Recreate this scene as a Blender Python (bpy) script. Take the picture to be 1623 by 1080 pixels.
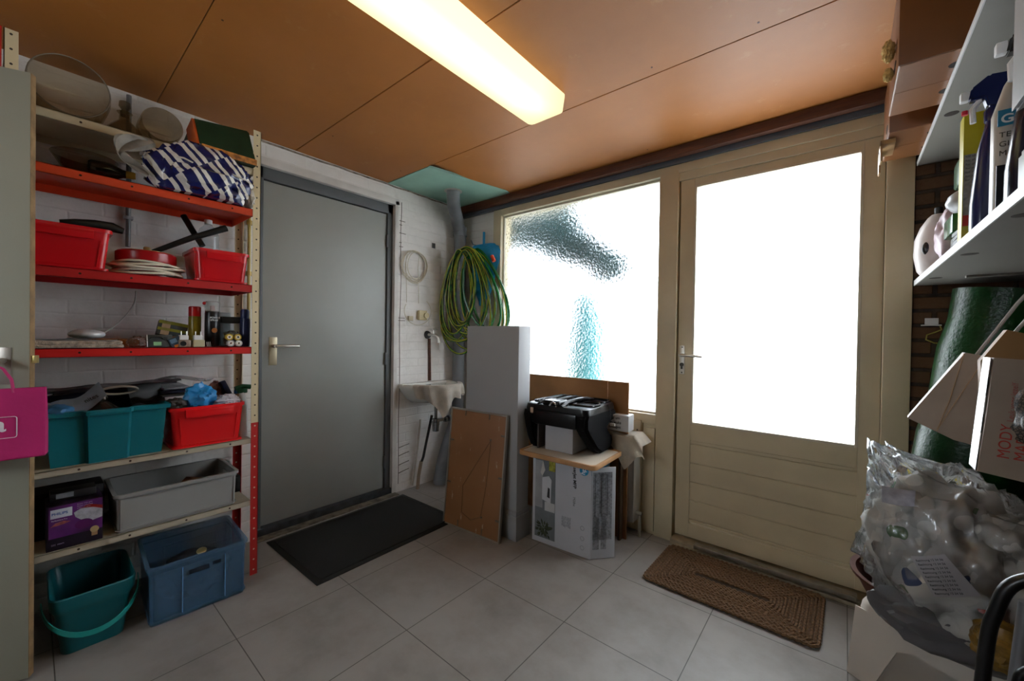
import bpy, bmesh, math, random
from mathutils import Vector, Matrix, noise
from math import sin, cos, pi, radians
random.seed(7)
for o in list(bpy.data.objects): bpy.data.objects.remove(o, do_unlink=True)
C = bpy.context.scene.collection
scene = bpy.context.scene

# ------------------------------------------------------------------ camera, sky, exposure
yaw, pitch, roll = radians(39.727), radians(-0.561), radians(0.899)
w = Vector((-sin(yaw)*cos(pitch), cos(yaw)*cos(pitch), sin(pitch)))
r = Vector((cos(yaw), sin(yaw), 0)); u = r.cross(w)
r2 = r*cos(roll)+u*sin(roll); u2 = -r*sin(roll)+u*cos(roll)
cd = bpy.data.cameras.new('camera'); cd.sensor_width = 36; cd.lens = 635.81/1623*36
cd.clip_start = 0.02; cd.clip_end = 200
cam = bpy.data.objects.new('camera', cd); C.objects.link(cam); scene.camera = cam
cam.matrix_world = Matrix(((r2.x, u2.x, -w.x, 0), (r2.y, u2.y, -w.y, 0), (r2.z, u2.z, -w.z, 1.176), (0, 0, 0, 1)))
world = bpy.data.worlds.new('sky'); scene.world = world; world.use_nodes = True
bg = world.node_tree.nodes['Background']; bg.inputs[0].default_value = (0.84, 0.92, 1.0, 1); bg.inputs[1].default_value = 9.0
vs = scene.view_settings
scene.display_settings.display_device = 'sRGB'
vs.view_transform = 'Standard'; vs.look = 'None'; vs.gamma = 1; vs.use_curve_mapping = False; vs.exposure = 0.5
LAMP_STRENGTH = 1.45

# ------------------------------------------------------------------ materials
def lin(c):
    if isinstance(c, str):
        c = [int(c[i:i+2], 16)/255 for i in (0, 2, 4)]
    return tuple(((x/12.92) if x <= .04045 else ((x+.055)/1.055)**2.4) for x in c)+(1,)
class NT:
    def __init__(s, name):
        s.m = bpy.data.materials.new(name); s.m.use_nodes = True; s.t = s.m.node_tree
        s.b = s.t.nodes['Principled BSDF']; s.out = s.t.nodes['Material Output']
    def n(s, typ, **k):
        x = s.t.nodes.new(typ)
        for a, v in k.items():
            if a.startswith('i_'):
                key = a[2:].replace('_', ' '); x.inputs[int(key) if key.isdigit() else key].default_value = v
            else: setattr(x, a, v)
        return x
    def l(s, a, b): s.t.links.new(a, b)
    def co(s, scale=(1, 1, 1), loc=(0, 0, 0), rot=(0, 0, 0)):
        c = s.n('ShaderNodeTexCoord'); mp = s.n('ShaderNodeMapping')
        mp.inputs['Scale'].default_value = scale; mp.inputs['Location'].default_value = loc; mp.inputs['Rotation'].default_value = rot
        s.l(c.outputs['Object'], mp.inputs[0]); return mp.outputs[0]
    def noise(s, scale, detail=4, vec=None, rough=.5):
        x = s.n('ShaderNodeTexNoise'); x.inputs['Scale'].default_value = scale; x.inputs['Detail'].default_value = detail
        x.inputs['Roughness'].default_value = rough
        s.l(vec if vec is not None else s.co(), x.inputs['Vector']); return x.outputs[0]
    def ramp(s, fac, stops):
        x = s.n('ShaderNodeValToRGB'); cr = x.color_ramp
        while len(cr.elements) < len(stops): cr.elements.new(.5)
        for e, (p, c) in zip(cr.elements, stops): e.position = p; e.color = lin(c) if not (isinstance(c, tuple) and len(c) == 4) else c
        s.l(fac, x.inputs[0]); return x.outputs[0]
    def mix(s, fac, a, b):
        x = s.n('ShaderNodeMix', data_type='RGBA')
        for v, i in ((fac, 0), (a, 6), (b, 7)):
            if isinstance(v, (int, float)): x.inputs[i].default_value = v
            elif isinstance(v, tuple): x.inputs[i].default_value = v
            elif isinstance(v, str): x.inputs[i].default_value = lin(v)
            else: s.l(v, x.inputs[i])
        return x.outputs[2]
    def math(s, op, a, b=0.0, c=0.0):
        x = s.n('ShaderNodeMath', operation=op)
        for i, v in enumerate((a, b, c)):
            if isinstance(v, (int, float)): x.inputs[i].default_value = v
            else: s.l(v, x.inputs[i])
        return x.outputs[0]
    def bump(s, h, st=.3, d=.01):
        x = s.n('ShaderNodeBump'); x.inputs['Strength'].default_value = st; x.inputs['Distance'].default_value = d
        s.l(h, x.inputs['Height']); s.l(x.outputs[0], s.b.inputs['Normal']); return x
    def col(s, v):
        if isinstance(v, (str, tuple)): s.b.inputs['Base Color'].default_value = lin(v) if isinstance(v, str) else v
        else: s.l(v, s.b.inputs['Base Color'])
_mc = {}
def M(col, rough=.5, var=.12, vs=6, bump=0, bs=60, metal=0, trans=0, alpha=1, sheen=0, spec=.5, ior=1.45):
    key = (col, rough, var, vs, bump, bs, metal, trans, alpha, sheen, spec)
    if key in _mc: return _mc[key]
    N = NT('mat_'+col); a = lin(col)
    dark = tuple(x*(1-var*2) for x in a[:3])+(1,); lite = tuple(min(1, x*(1+var)) for x in a[:3])+(1,)
    if var > 0: N.col(N.ramp(N.noise(vs, 5), [(.3, dark), (.7, lite)]))
    else: N.col(a)
    N.b.inputs['Roughness'].default_value = rough; N.b.inputs['Metallic'].default_value = metal
    N.b.inputs['Transmission Weight'].default_value = trans; N.b.inputs['Alpha'].default_value = alpha
    N.b.inputs['Specular IOR Level'].default_value = spec; N.b.inputs['IOR'].default_value = ior
    if sheen: N.b.inputs['Sheen Weight'].default_value = sheen
    if bump: N.bump(N.noise(bs, 3), bump, .01)
    _mc[key] = N.m; return N.m

# ------------------------------------------------------------------ geometry helpers
def bm_(): return bmesh.new()
def abox(bm, a, b, bev=0, seg=2, mtx=None):
    t = bmesh.new(); bmesh.ops.create_cube(t, size=1)
    for v in t.verts:
        v.co = Vector(((a[i]+b[i])/2+v.co[i]*(b[i]-a[i]) for i in range(3)))
    if bev: bmesh.ops.bevel(t, geom=t.edges[:], offset=bev, segments=seg, affect='EDGES', profile=.6)
    if mtx is not None: bmesh.ops.transform(t, matrix=mtx, verts=t.verts)
    me = bpy.data.meshes.new('t'); t.to_mesh(me); t.free(); bm.from_mesh(me); bpy.data.meshes.remove(me); return bm
def loft(bm, loops, cap0=True, cap1=True, closed=True):
    L = [[bm.verts.new(p) for p in lp] for lp in loops]; n = len(L[0])
    for a, b in zip(L[:-1], L[1:]):
        for i in range(n if closed else n-1):
            j = (i+1) % n
            try: bm.faces.new((a[i], a[j], b[j], b[i]))
            except ValueError: pass
    if cap0 and closed: bm.faces.new(L[0][::-1])
    if cap1 and closed: bm.faces.new(L[-1])
    return L
def atube(bm, pts, rad, n=8, closed=False, cap=True):
    P = [Vector(p) for p in pts]; loops = []; N = len(P); up = None
    for i, p in enumerate(P):
        if closed: t = (P[(i+1) % N]-P[i-1])
        else: t = P[min(i+1, N-1)]-P[max(i-1, 0)]
        t.normalize()
        if up is None: up = Vector((0, 0, 1)) if abs(t.z) < .9 else Vector((1, 0, 0))
        s = t.cross(up)
        if s.length < 1e-4: s = t.cross(Vector((0.3, 1, .2)))
        s.normalize(); up = s.cross(t).normalized(); rr = rad[i] if isinstance(rad, (list, tuple)) else rad
        loops.append([p+(s*cos(2*pi*k/n)+up*sin(2*pi*k/n))*rr for k in range(n)])
    if closed: loft(bm, loops+[loops[0]], False, False)
    else: loft(bm, loops, cap, cap)
    return bm
def smooth(pts, k=6):
    P = [Vector(p) for p in pts]; out = []
    for i in range(len(P)-1):
        p0, p1, p2, p3 = P[max(i-1, 0)], P[i], P[i+1], P[min(i+2, len(P)-1)]
        for j in range(k):
            t = j/k; out.append(.5*((2*p1)+(p2-p0)*t+(2*p0-5*p1+4*p2-p3)*t*t+(3*p1-p0-3*p2+p3)*t**3))
    return out+[P[-1]]
def acyl(bm, p0, p1, r0, r1=None, n=24): return atube(bm, [p0, p1], [r0, r0 if r1 is None else r1], n)
def alathe(bm, prof, n=32, c=(0, 0, 0), cap0=True, cap1=True):
    loft(bm, [[(c[0]+q*cos(2*pi*k/n), c[1]+q*sin(2*pi*k/n), c[2]+z) for k in range(n)] for q, z in prof], cap0, cap1); return bm
def aprism(bm, poly, axis, a, b, bev=0):
    t = bmesh.new()
    def pt(p, h):
        return {'x': (h, p[0], p[1]), 'y': (p[0], h, p[1]), 'z': (p[0], p[1], h)}[axis]
    loft(t, [[pt(p, a) for p in poly], [pt(p, b) for p in poly]])
    bmesh.ops.recalc_face_normals(t, faces=t.faces)
    if bev: bmesh.ops.bevel(t, geom=[e for e in t.edges if e.calc_face_angle(0) > .6], offset=bev, segments=2, affect='EDGES')
    me = bpy.data.meshes.new('t'); t.to_mesh(me); t.free(); bm.from_mesh(me); bpy.data.meshes.remove(me); return bm
def rrect(w_, d_, rad, z, n=5, cx=0, cy=0):
    out = []
    for q, (sx, sy) in enumerate(((1, 1), (-1, 1), (-1, -1), (1, -1))):
        for k in range(n+1):
            a = q*pi/2+k*pi/2/n
            out.append((cx+sx*(w_/2-rad)+rad*cos(a), cy+sy*(d_/2-rad)+rad*sin(a), z))
    return out
def tub(bm, w0, d0, w1, d1, h, rad=.03, t=.003, rim=.01, rimh=.012):
    loft(bm, [rrect(w0, d0, rad, 0), rrect(w1, d1, rad, h-rimh), rrect(w1+2*rim, d1+2*rim, rad+rim, h-rimh), rrect(w1+2*rim, d1+2*rim, rad+rim, h),
              rrect(w1-2*t, d1-2*t, rad-t, h), rrect(w0-2*t, d0-2*t, rad-t, t)]); return bm
def grid(bm, nu, nv, f, thick=0.0):
    V = [[bm.verts.new(f(i/nu, j/nv)) for j in range(nv+1)] for i in range(nu+1)]
    for i in range(nu):
        for j in range(nv): bm.faces.new((V[i][j], V[i+1][j], V[i+1][j+1], V[i][j+1]))
    if thick: bmesh.ops.solidify(bm, geom=bm.faces[:], thickness=thick)
    return bm
def blob(bm, c, rad, amp=.2, sc=3, sub=4, seed=0, ridge=True, floor=None):
    t = bmesh.new(); bmesh.ops.create_icosphere(t, subdivisions=sub, radius=1)
    for v in t.verts:
        d = v.co.normalized(); q = d*sc+Vector((seed, seed*1.7, 0))
        nz = noise.noise(q)*.6+(abs(noise.noise(q*2.1))*-1+.25 if ridge else noise.noise(q*2))*.7
        v.co = Vector((c[i]+d[i]*rad[i]*(1+amp*nz) for i in range(3)))
        if floor is not None and v.co.z < floor: v.co.z = floor+abs(v.co.z-floor)*.03
    me = bpy.data.meshes.new('t'); t.to_mesh(me); t.free(); bm.from_mesh(me); bpy.data.meshes.remove(me); return bm
def link(name, bm, mat, parent=None, smooth=True, ang=40, loc=None, rot=None):
    bmesh.ops.recalc_face_normals(bm, faces=bm.faces)
    me = bpy.data.meshes.new(name); bm.to_mesh(me); bm.free()
    if mat: me.materials.append(mat)
    if smooth:
        for p in me.polygons: p.use_smooth = True
        try: me.set_sharp_from_angle(angle=radians(ang))
        except Exception: pass
    o = bpy.data.objects.new(name, me); C.objects.link(o)
    if parent: o.parent = parent
    if loc: o.location = loc
    if rot: o.rotation_euler = rot
    return o
def tag(o, label, cat, group=None):
    o['label'] = label; o['category'] = cat
    if group: o['group'] = group
    return o
def thing(name, label, cat, loc=(0, 0, 0), rot=(0, 0, 0), group=None):
    o = bpy.data.objects.new(name, None); C.objects.link(o); o.location = loc; o.rotation_euler = rot; o.empty_display_size = .05
    return tag(o, label, cat, group)
def struct(name, bm, mat, parent=None, **k):
    o = link(name, bm, mat, parent, **k)
    if not parent: o['kind'] = 'structure'
    return o
def one(name, bm, mat, label, cat, loc=None, rot=None, group=None, **k): return tag(link(name, bm, mat, None, loc=loc, rot=rot, **k), label, cat, group)
def B(a, b, bev=0, **k): return abox(bm_(), a, b, bev, **k)
def dup(root, loc=None, rot=None, label=None):
    c = root.copy(); C.objects.link(c)
    if loc is not None: c.location = loc
    if rot is not None: c.rotation_euler = rot
    if label: c['label'] = label
    def rec(src, dst):
        for ch in list(src.children):
            d = ch.copy(); C.objects.link(d); d.parent = dst; rec(ch, d)
    rec(root, c); return c
def text(name, body, size, mat, parent, M4, extrude=.0006, bold=False, align='LEFT', label=None):
    cu = bpy.data.curves.new('t', 'FONT'); cu.body = body; cu.size = size; cu.extrude = extrude; cu.align_x = align
    if bold: cu.offset = size*.018
    o = bpy.data.objects.new('t', cu); C.objects.link(o); bpy.context.view_layer.update()
    me = bpy.data.meshes.new_from_object(o.evaluated_get(bpy.context.evaluated_depsgraph_get()))
    bpy.data.objects.remove(o); bpy.data.curves.remove(cu)
    me.transform(M4); me.materials.clear(); me.materials.append(mat)
    t = bpy.data.objects.new(name, me); C.objects.link(t); t.parent = parent
    if label: t['label'] = label
    return t
def face(origin, xdir, ydir):   # matrix placing the XY plane of lettering at origin with given directions
    x = Vector(xdir).normalized(); y = Vector(ydir).normalized(); z = x.cross(y)
    return Matrix(((x.x, y.x, z.x, origin[0]), (x.y, y.y, z.y, origin[1]), (x.z, y.z, z.z, origin[2]), (0, 0, 0, 1)))

# ------------------------------------------------------------------ big structure
XW, YW, ZC = -2.555, 2.40, 2.27
# floor tiles 45 cm
N = NT('floor_tiles'); br = N.n('ShaderNodeTexBrick', offset=0.0, squash=1.0)
for k_, v_ in (('Scale', 1.0), ('Mortar Size', .0018), ('Mortar Smooth', .1), ('Brick Width', .45), ('Row Height', .4524), ('Bias', 0.0)): br.inputs[k_].default_value = v_
N.l(N.co(loc=(1.3224-0.45*0, -.9628, 0)), br.inputs['Vector'])
br.inputs['Color1'].default_value = lin('948f8b'); br.inputs['Color2'].default_value = lin('8e8a87'); br.inputs['Mortar'].default_value = lin('4a4642')
cl = N.ramp(N.noise(3.2, 8, rough=.65), [(.25, 'c6c3c0'), (.55, 'f3f2f1'), (.8, 'ffffff')])
mx = N.n('ShaderNodeMix', data_type='RGBA', blend_type='MULTIPLY'); mx.inputs[0].default_value = 1
N.l(br.outputs[0], mx.inputs[6]); N.l(cl, mx.inputs[7]); N.col(mx.outputs[2])
N.b.inputs['Roughness'].default_value = .42
N.bump(N.math('SUBTRACT', 1, br.outputs['Fac']), .35, .002)
struct('floor', B((XW-.4, -1.6, -.06), (.9, YW+.02, 0)), N.m)
# ceiling boards
def board_mat(name, a, b, c2):
    N = NT(name); v = N.co(); n1 = N.noise(1.6, 6, v, .6)
    N.col(N.mix(N.ramp(N.noise(9, 6, v, .7), [(.62, (0, 0, 0, 1)), (.75, (.35, .35, .35, 1))]), N.ramp(n1, [(.3, a), (.7, b)]), c2))
    N.b.inputs['Roughness'].default_value = .55; N.bump(N.noise(220, 3, v), .08, .002); return N.m
BRD = board_mat('hardboard', '965a1e', 'a8682a', 'b88a52')
cb = bm_(); ys = [-1.6, -.873, -.243, .387, 1.017, 1.65, 2.40]
for a_, b_ in zip(ys[:-1], ys[1:]):
    x0 = XW-.03
    if b_ == 2.40: x0 = -2.04
    abox(cb, (x0, a_+.0012, ZC), (.9, b_-.0012, ZC+.03), .002, 1)
abox(cb, (XW-.1, -1.6, ZC+.03), (.9, 2.5, ZC+.1))
ce = struct('ceiling', cb, BRD, smooth=False)
gp = bm_(); aprism(gp, [(XW-.03, 1.652), (-2.10, 1.652), (-1.97, 2.28), (-2.0, 2.40), (XW-.03, 2.40)], 'z', ZC-.002, ZC+.012)
struct('ceiling_patch', gp, M('8fb5a4', .7, .08, 5), ce)
sc_ = bm_()
for x_, y_ in [(-.62, 1.60), (-.25, 1.60), (-.62, 1.07), (-2.2, 1.07), (-2.3, 1.58), (-1.7, .43), (-.9, 2.28), (-1.4, 2.3)]:
    acyl(sc_, (x_, y_, ZC-.001), (x_, y_, ZC+.003), .004, n=10)
sn_ = struct('ceiling_nails', sc_, M('4a2a18', .6, 0), ce)
# painted brick
def brickpaint(name, col, bw, rh, dirt=.0, axis='x', bst=.5):
    N = NT(name)
    rot = (pi/2, 0, pi/2) if axis == 'x' else (pi/2, 0, 0)
    c = N.n('ShaderNodeTexCoord'); sp = N.n('ShaderNodeSeparateXYZ'); cbn = N.n('ShaderNodeCombineXYZ'); N.l(c.outputs['Object'], sp.inputs[0])
    N.l(sp.outputs[1 if axis == 'x' else 0], cbn.inputs[0]); N.l(sp.outputs[2], cbn.inputs[1]); v = cbn.outputs[0]
    b = N.n('ShaderNodeTexBrick'); b.inputs['Scale'].default_value = 1; b.inputs['Brick Width'].default_value = bw; b.inputs['Row Height'].default_value = rh
    b.inputs['Mortar Size'].default_value = .007; b.inputs['Mortar Smooth'].default_value = 1.0
    dv = N.n('ShaderNodeVectorMath', operation='ADD'); nz = N.n('ShaderNodeTexNoise'); nz.inputs['Scale'].default_value = 14; N.l(v, nz.inputs['Vector']); sv = N.n('ShaderNodeVectorMath', operation='SCALE'); sv.inputs['Scale'].default_value = .010; N.l(nz.outputs['Color'], sv.inputs[0]); N.l(v, dv.inputs[0]); N.l(sv.outputs[0], dv.inputs[1]); N.l(dv.outputs[0], b.inputs['Vector'])
    h = N.math('ADD', N.math('MULTIPLY', N.math('SUBTRACT', 1, b.outputs['Fac']), 1), N.math('MULTIPLY', N.noise(45, 5), .6))
    a = lin(col); d = lin('8a7a6a')
    cc = N.ramp(N.noise(4, 6, rough=.7), [(.25, tuple(x*.86 for x in a[:3])+(1,)), (.6, a)])
    if dirt:
        cc = N.mix(N.math('MULTIPLY', N.ramp(N.noise(3.1, 7, rough=.75), [(.52, (0, 0, 0, 1)), (.75, (1, 1, 1, 1))]), dirt), cc, d)
    N.col(cc); N.b.inputs['Roughness'].default_value = .6; N.bump(h, bst, .0045); return N.m
WB = brickpaint('white_painted_brick', 'dcd7d2', .215, .0625, .35, 'x', .38)
wl = bm_()
abox(wl, (XW-.25, -1.6, 0), (XW, .815, ZC)); abox(wl, (XW-.25, 1.735, 0), (XW, YW+.2, ZC)); abox(wl, (XW-.25, .815, 2.165), (XW, 1.735, ZC))
wall_l = struct('wall_left', wl, WB, smooth=False)
# plain plaster reveal and lintel around the grey door
PW = M('cbc6c0', .6, .08, 7, .15, 50)
rv = bm_(); abox(rv, (XW-.09, 1.712, 0), (XW+.004, 1.745, 2.16), .003); abox(rv, (XW-.09, .80, 2.13), (XW+.004, 1.745, 2.175), .003)
struct('trim_1', rv, PW)
# crack line and cable ducts along the jamb
ck = bm_()
pts = [(XW+.001, 1.765+.003*sin(z*9)+.004*noise.noise(Vector((0, 0, z*6))), z) for z in [i*.06 for i in range(1, 37)]]
atube(ck, pts, .0022, 5)
for z_ in (2.02, 1.99, 1.93, 1.86, 1.83, 1.3, 1.28): abox(ck, (XW, 1.75, z_), (XW+.002, 1.79+.02*sin(z_*50), z_+.004))
for z_ in (.33, .27, .2, .14): atube(ck, [(XW+.0015, 1.77+t*.03, z_+t*.004+.003*sin(t*7)) for t in range(4)], .003, 5)
struct('wall_crack', ck, M('5c5148', .9, 0), wall_l)
jc = bm_(); atube(jc, [(XW+.002, y, ZC-.012+.006*noise.noise(Vector((y*9, 0, 0)))) for y in [.8+i*.04 for i in range(40)]], .006, 5)
struct('ceiling_joint', jc, M('8d8073', .9, .3, 30), wall_l)

# ---- window wall
WP = brickpaint('white_brick_front', 'd2cdc6', .215, .0625, .2, 'y', .35)
CREAM = M('c4b798', .45, .07, 4, .05, 120)
CREAML = M('c5bda8', .45, .07, 4)
wf = bm_(); abox(wf, (XW-.3, YW, 0), (-2.20, YW+.2, 2.19)); abox(wf, (XW-.3, YW, 2.19), (.9, YW+.3, ZC+.1))
struct('wall_front', wf, WP, smooth=False)
bb = bm_(); abox(bb, (XW, 2.335, 2.215), (.9, YW, ZC), .003)
N = NT('beam_wood'); v = N.co(scale=(1, 14, 14)); N.col(N.ramp(N.noise(3, 6, v, .7), [(.3, '3a1f12'), (.7, '6b3a20')])); N.b.inputs['Roughness'].default_value = .6
struct('trim_2', bb, N.m)
struct('trim_3', B((XW, 2.375, 2.185), (.9, YW+.01, 2.216), .002), M('4b5058', .5, .1))
# fixed frame of window and door
fr = bm_()
abox(fr, (-2.20, 2.39, .66), (-2.12, 2.52, 2.187), .004)      # left stile
abox(fr, (-2.13, 2.39, 2.135), (.21, 2.52, 2.187), .004)      # head
abox(fr, (-.862, 2.385, 0), (-.755, 2.52, 2.15), .006)        # mullion
abox(fr, (-2.20, 2.385, .665), (-.86, 2.52, .722), .004)      # sill
abox(fr, (.125, 2.385, 0), (.215, 2.52, 2.15), .006)          # right post
abox(fr, (-.755, 2.40, 2.09), (.125, 2.425, 2.15), .003)
abox(fr, (.105, 2.455, 0), (.14, 2.50, 2.15)); abox(fr, (-.77, 2.455, 0), (-.735, 2.50, 2.15)); abox(fr, (-.76, 2.455, 2.07), (.14, 2.50, 2.15)); abox(fr, (-.76, 2.455, .0), (.14, 2.50, .06))
struct('trim_4', fr, CREAM)
lp = bm_(); abox(lp, (-2.20, 2.40, 0), (-.862, 2.45, .665)); abox(lp, (-.935, 2.388, .02), (-.865, 2.402, .64), .003); abox(lp, (-1.6, 2.386, .0), (-.94, 2.401, .70), .003)
struct('wall_front', lp, CREAM)
sp_ = bm_(); abox(sp_, (-1.2, 2.37, .03), (-.945, 2.386, .68), .004)
pl = one('wall_plate', sp_, CREAM, 'cream painted plate screwed to the panel behind the radiator', 'panel')
for z_ in (.62, .57, .09): link('screw', acyl(bm_(), (-.965, 2.372, z_), (-.965, 2.366, z_), .005, n=12), M('54483a', .5, 0), pl)
# sills and draught strip at the foot of the outside door
th = bm_(); abox(th, (-.755, 2.35, 0), (.125, 2.5, .035), .006); abox(th, (-.72, 2.335, .0), (.12, 2.36, .018), .004)
struct('trim_5', th, M('9d8f78', .6, .25, 12))
al = bm_(); abox(al, (-.62, 2.325, .03), (.06, 2.372, .052), .004)
struct('trim_6', al, M('8f887c', .35, .15, 20, metal=.6))
# right-hand dark brick strip and right wall
N = NT('brown_brick'); c = N.n('ShaderNodeTexCoord'); sp = N.n('ShaderNodeSeparateXYZ'); cbn = N.n('ShaderNodeCombineXYZ'); N.l(c.outputs['Object'], sp.inputs[0])
ad = N.math('ADD', sp.outputs[0], sp.outputs[1]); N.l(ad, cbn.inputs[0]); N.l(sp.outputs[2], cbn.inputs[1])
b = N.n('ShaderNodeTexBrick'); b.inputs['Scale'].default_value = 1; b.inputs['Brick Width'].default_value = .215; b.inputs['Row Height'].default_value = .0625
b.inputs['Mortar Size'].default_value = .009; b.inputs['Mortar Smooth'].default_value = .3; N.l(cbn.outputs[0], b.inputs['Vector'])
b.inputs['Color1'].default_value = lin('5e3f27'); b.inputs['Color2'].default_value = lin('553c28'); b.inputs['Mortar'].default_value = lin('2c241d')
N.col(N.mix(N.ramp(N.noise(30, 5), [(.4, (0, 0, 0, 1)), (.7, (.5, .5, .5, 1))]), b.outputs[0], '5b4632')); N.b.inputs['Roughness'].default_value = .85
N.bump(N.math('ADD', N.math('SUBTRACT', 1, b.outputs['Fac']), N.math('MULTIPLY', N.noise(60, 4), .4)), .9, .012); BB = N.m
struct('wall_front', B((.215, YW+.005, 0), (.95, YW+.2, 2.19)), BB)
struct('wall_right', B((.64, -1.6, 0), (.85, YW+.1, ZC)), BB)
wbk = bm_(); BX0, BX1, BZ0, BZ1 = -1.65, -.85, 1.15, 1.90  # opening added behind the camera so sky light fills the right side
abox(wbk, (XW-.25, -1.75, 0), (BX0, -1.6, ZC)); abox(wbk, (BX1, -1.75, 0), (.85, -1.6, ZC)); abox(wbk, (BX0, -1.75, 0), (BX1, -1.6, BZ0)); abox(wbk, (BX0, -1.75, BZ1), (BX1, -1.6, ZC))
struct('wall_back', wbk, M('b8b2aa', .7, .06), smooth=False)
w2f = bm_()
for a_, b_ in (((BX0, -1.70, BZ0), (BX0+.05, -1.62, BZ1)), ((BX1-.05, -1.70, BZ0), (BX1, -1.62, BZ1)), ((BX0, -1.70, BZ0), (BX1, -1.62, BZ0+.05)), ((BX0, -1.70, BZ1-.05), (BX1, -1.62, BZ1))): abox(w2f, a_, b_, .003)
struct('fill_window', w2f, CREAM, smooth=False)  # frame of the added, unseen fill opening

# ---- panes and daylight outside
N = NT('hammered_glass'); v = N.co(scale=(1, 1, 1))
vo = N.n('ShaderNodeTexVoronoi', feature='SMOOTH_F1'); vo.inputs['Scale'].default_value = 62; N.l(v, vo.inputs['Vector'])
bp = N.n('ShaderNodeBump'); bp.inputs['Strength'].default_value = 1.0; bp.inputs['Distance'].default_value = .009
N.l(N.math('ADD', vo.outputs['Distance'], N.math('MULTIPLY', N.noise(70, 3, v), .9)), bp.inputs['Height'])
rf = N.n('ShaderNodeBsdfRefraction'); rf.inputs['IOR'].default_value = 1.35; rf.inputs['Roughness'].default_value = .05; N.l(bp.outputs[0], rf.inputs['Normal'])
tp = N.n('ShaderNodeBsdfTransparent'); tp.inputs[0].default_value = (.95, .98, 1, 1)
gl = N.n('ShaderNodeBsdfGlossy'); gl.inputs['Roughness'].default_value = .1; N.l(bp.outputs[0], gl.inputs['Normal'])
m1 = N.n('ShaderNodeMixShader'); m1.inputs[0].default_value = .12; N.l(rf.outputs[0], m1.inputs[1]); N.l(tp.outputs[0], m1.inputs[2])
m2 = N.n('ShaderNodeMixShader'); m2.inputs[0].default_value = .05; N.l(m1.outputs[0], m2.inputs[1]); N.l(gl.outputs[0], m2.inputs[2]); N.l(m2.outputs[0], N.out.inputs[0])
HG = N.m
w1 = struct('window_1', B((-2.125, 2.44, .71), (-.855, 2.443, 2.145)), HG)
bd = bm_()
for a_, b_ in (((-2.122, 2.42, .715), (-2.108, 2.44, 2.14)), ((-.876, 2.42, .715), (-.862, 2.44, 2.14)), ((-2.11, 2.42, 2.122), (-.875, 2.44, 2.138)), ((-2.11, 2.42, .718), (-.875, 2.44, .732))): abox(bd, a_, b_, .002)
struct('window_bead', bd, CREAML, w1)

# ---- outside door
d2 = bpy.data.objects.new('door_2', None); C.objects.link(d2); d2['kind'] = 'structure'; d2.location = (-.75, 2.43, 0)
def rel(p, o): return (p[0]-o[0], p[1]-o[1], p[2]-o[2])
O2 = (-.75, 2.43, 0)
def B2(a, b, bev=.003): return B(rel(a, O2), rel(b, O2), bev)
lf = bm_()
for a_, b_ in (((-.748, 2.412, .045), (-.672, 2.452, 2.09)), ((.052, 2.412, .045), (.123, 2.452, 2.09)), ((-.672, 2.412, 2.05), (.052, 2.452, 2.09)), ((-.672, 2.412, .60), (.052, 2.452, .693)), ((-.672, 2.412, .045), (.052, 2.452, .125))):
    abox(lf, rel(a_, O2), rel(b_, O2), .002)
struct('door_leaf', lf, CREAM, d2)
pb = bm_(); zs = [.127, .146, .253, .360, .469, .578, .60]
zs = [.125, .232, .339, .446, .553, .598]
zs = [.127, .146, .254, .361, .469, .578, .600]
for a_, b_ in zip(zs[:-1], zs[1:]): abox(pb, rel((-.680, 2.420, a_+.0005), O2), rel((.060, 2.445, b_-.0005), O2), .004, 1)
struct('door_board', pb, CREAM, d2, smooth=False)
N = NT('frosted_glass'); tl = N.n('ShaderNodeBsdfTranslucent'); tl.inputs[0].default_value = (1, 1, 1, 1)
tp = N.n('ShaderNodeBsdfTransparent'); tp.inputs[0].default_value = (1, 1, 1, 1)
m1 = N.n('ShaderNodeMixShader'); m1.inputs[0].default_value = .5; N.l(tl.outputs[0], m1.inputs[1]); N.l(tp.outputs[0], m1.inputs[2]); N.l(m1.outputs[0], N.out.inputs[0])
pn = B2((-.672, 2.43, .69), (.052, 2.433, 2.052), 0); struct('glass_pane', pn, N.m, d2)
gb = bm_()
for a_, b_ in (((-.672, 2.408, .693), (-.660, 2.43, 2.05)), ((.040, 2.408, .693), (.052, 2.43, 2.05)), ((-.66, 2.408, 2.037), (.04, 2.43, 2.05)), ((-.66, 2.408, .693), (.04, 2.43, .705))): abox(gb, rel(a_, O2), rel(b_, O2), .002)
struct('glazing_bead', gb, CREAML, d2)
CH = M('c9c6bd', .3, .05, metal=.9)
dh = bm_(); abox(dh, rel((-.738, 2.404, .975), O2), rel((-.708, 2.412, 1.140), O2), .004)
hp_ = struct('handle_plate', dh, M('d9d6cc', .35, .03, metal=.3), d2)
dl = bm_(); acyl(dl, rel((-.722, 2.405, 1.085), O2), rel((-.722, 2.36, 1.085), O2), .009); atube(dl, [rel(p, O2) for p in [(-.722, 2.362, 1.085), (-.69, 2.358, 1.086), (-.64, 2.36, 1.083), (-.605, 2.364, 1.080)]], [.009, .009, .008, .006], 10)
struct('door_handle', dl, CH, hp_)
kh = bm_(); acyl(kh, rel((-.722, 2.405, 1.03), O2), rel((-.722, 2.398, 1.03), O2), .011); abox(kh, rel((-.727, 2.396, 1.005), O2), rel((-.717, 2.405, 1.03), O2), .002)
for z_ in (.985, 1.13): acyl(kh, rel((-.722, 2.405, z_), O2), rel((-.722, 2.4025, z_), O2), .004)
struct('keyhole', kh, M('3b3833', .4, 0, metal=.5), hp_)

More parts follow.
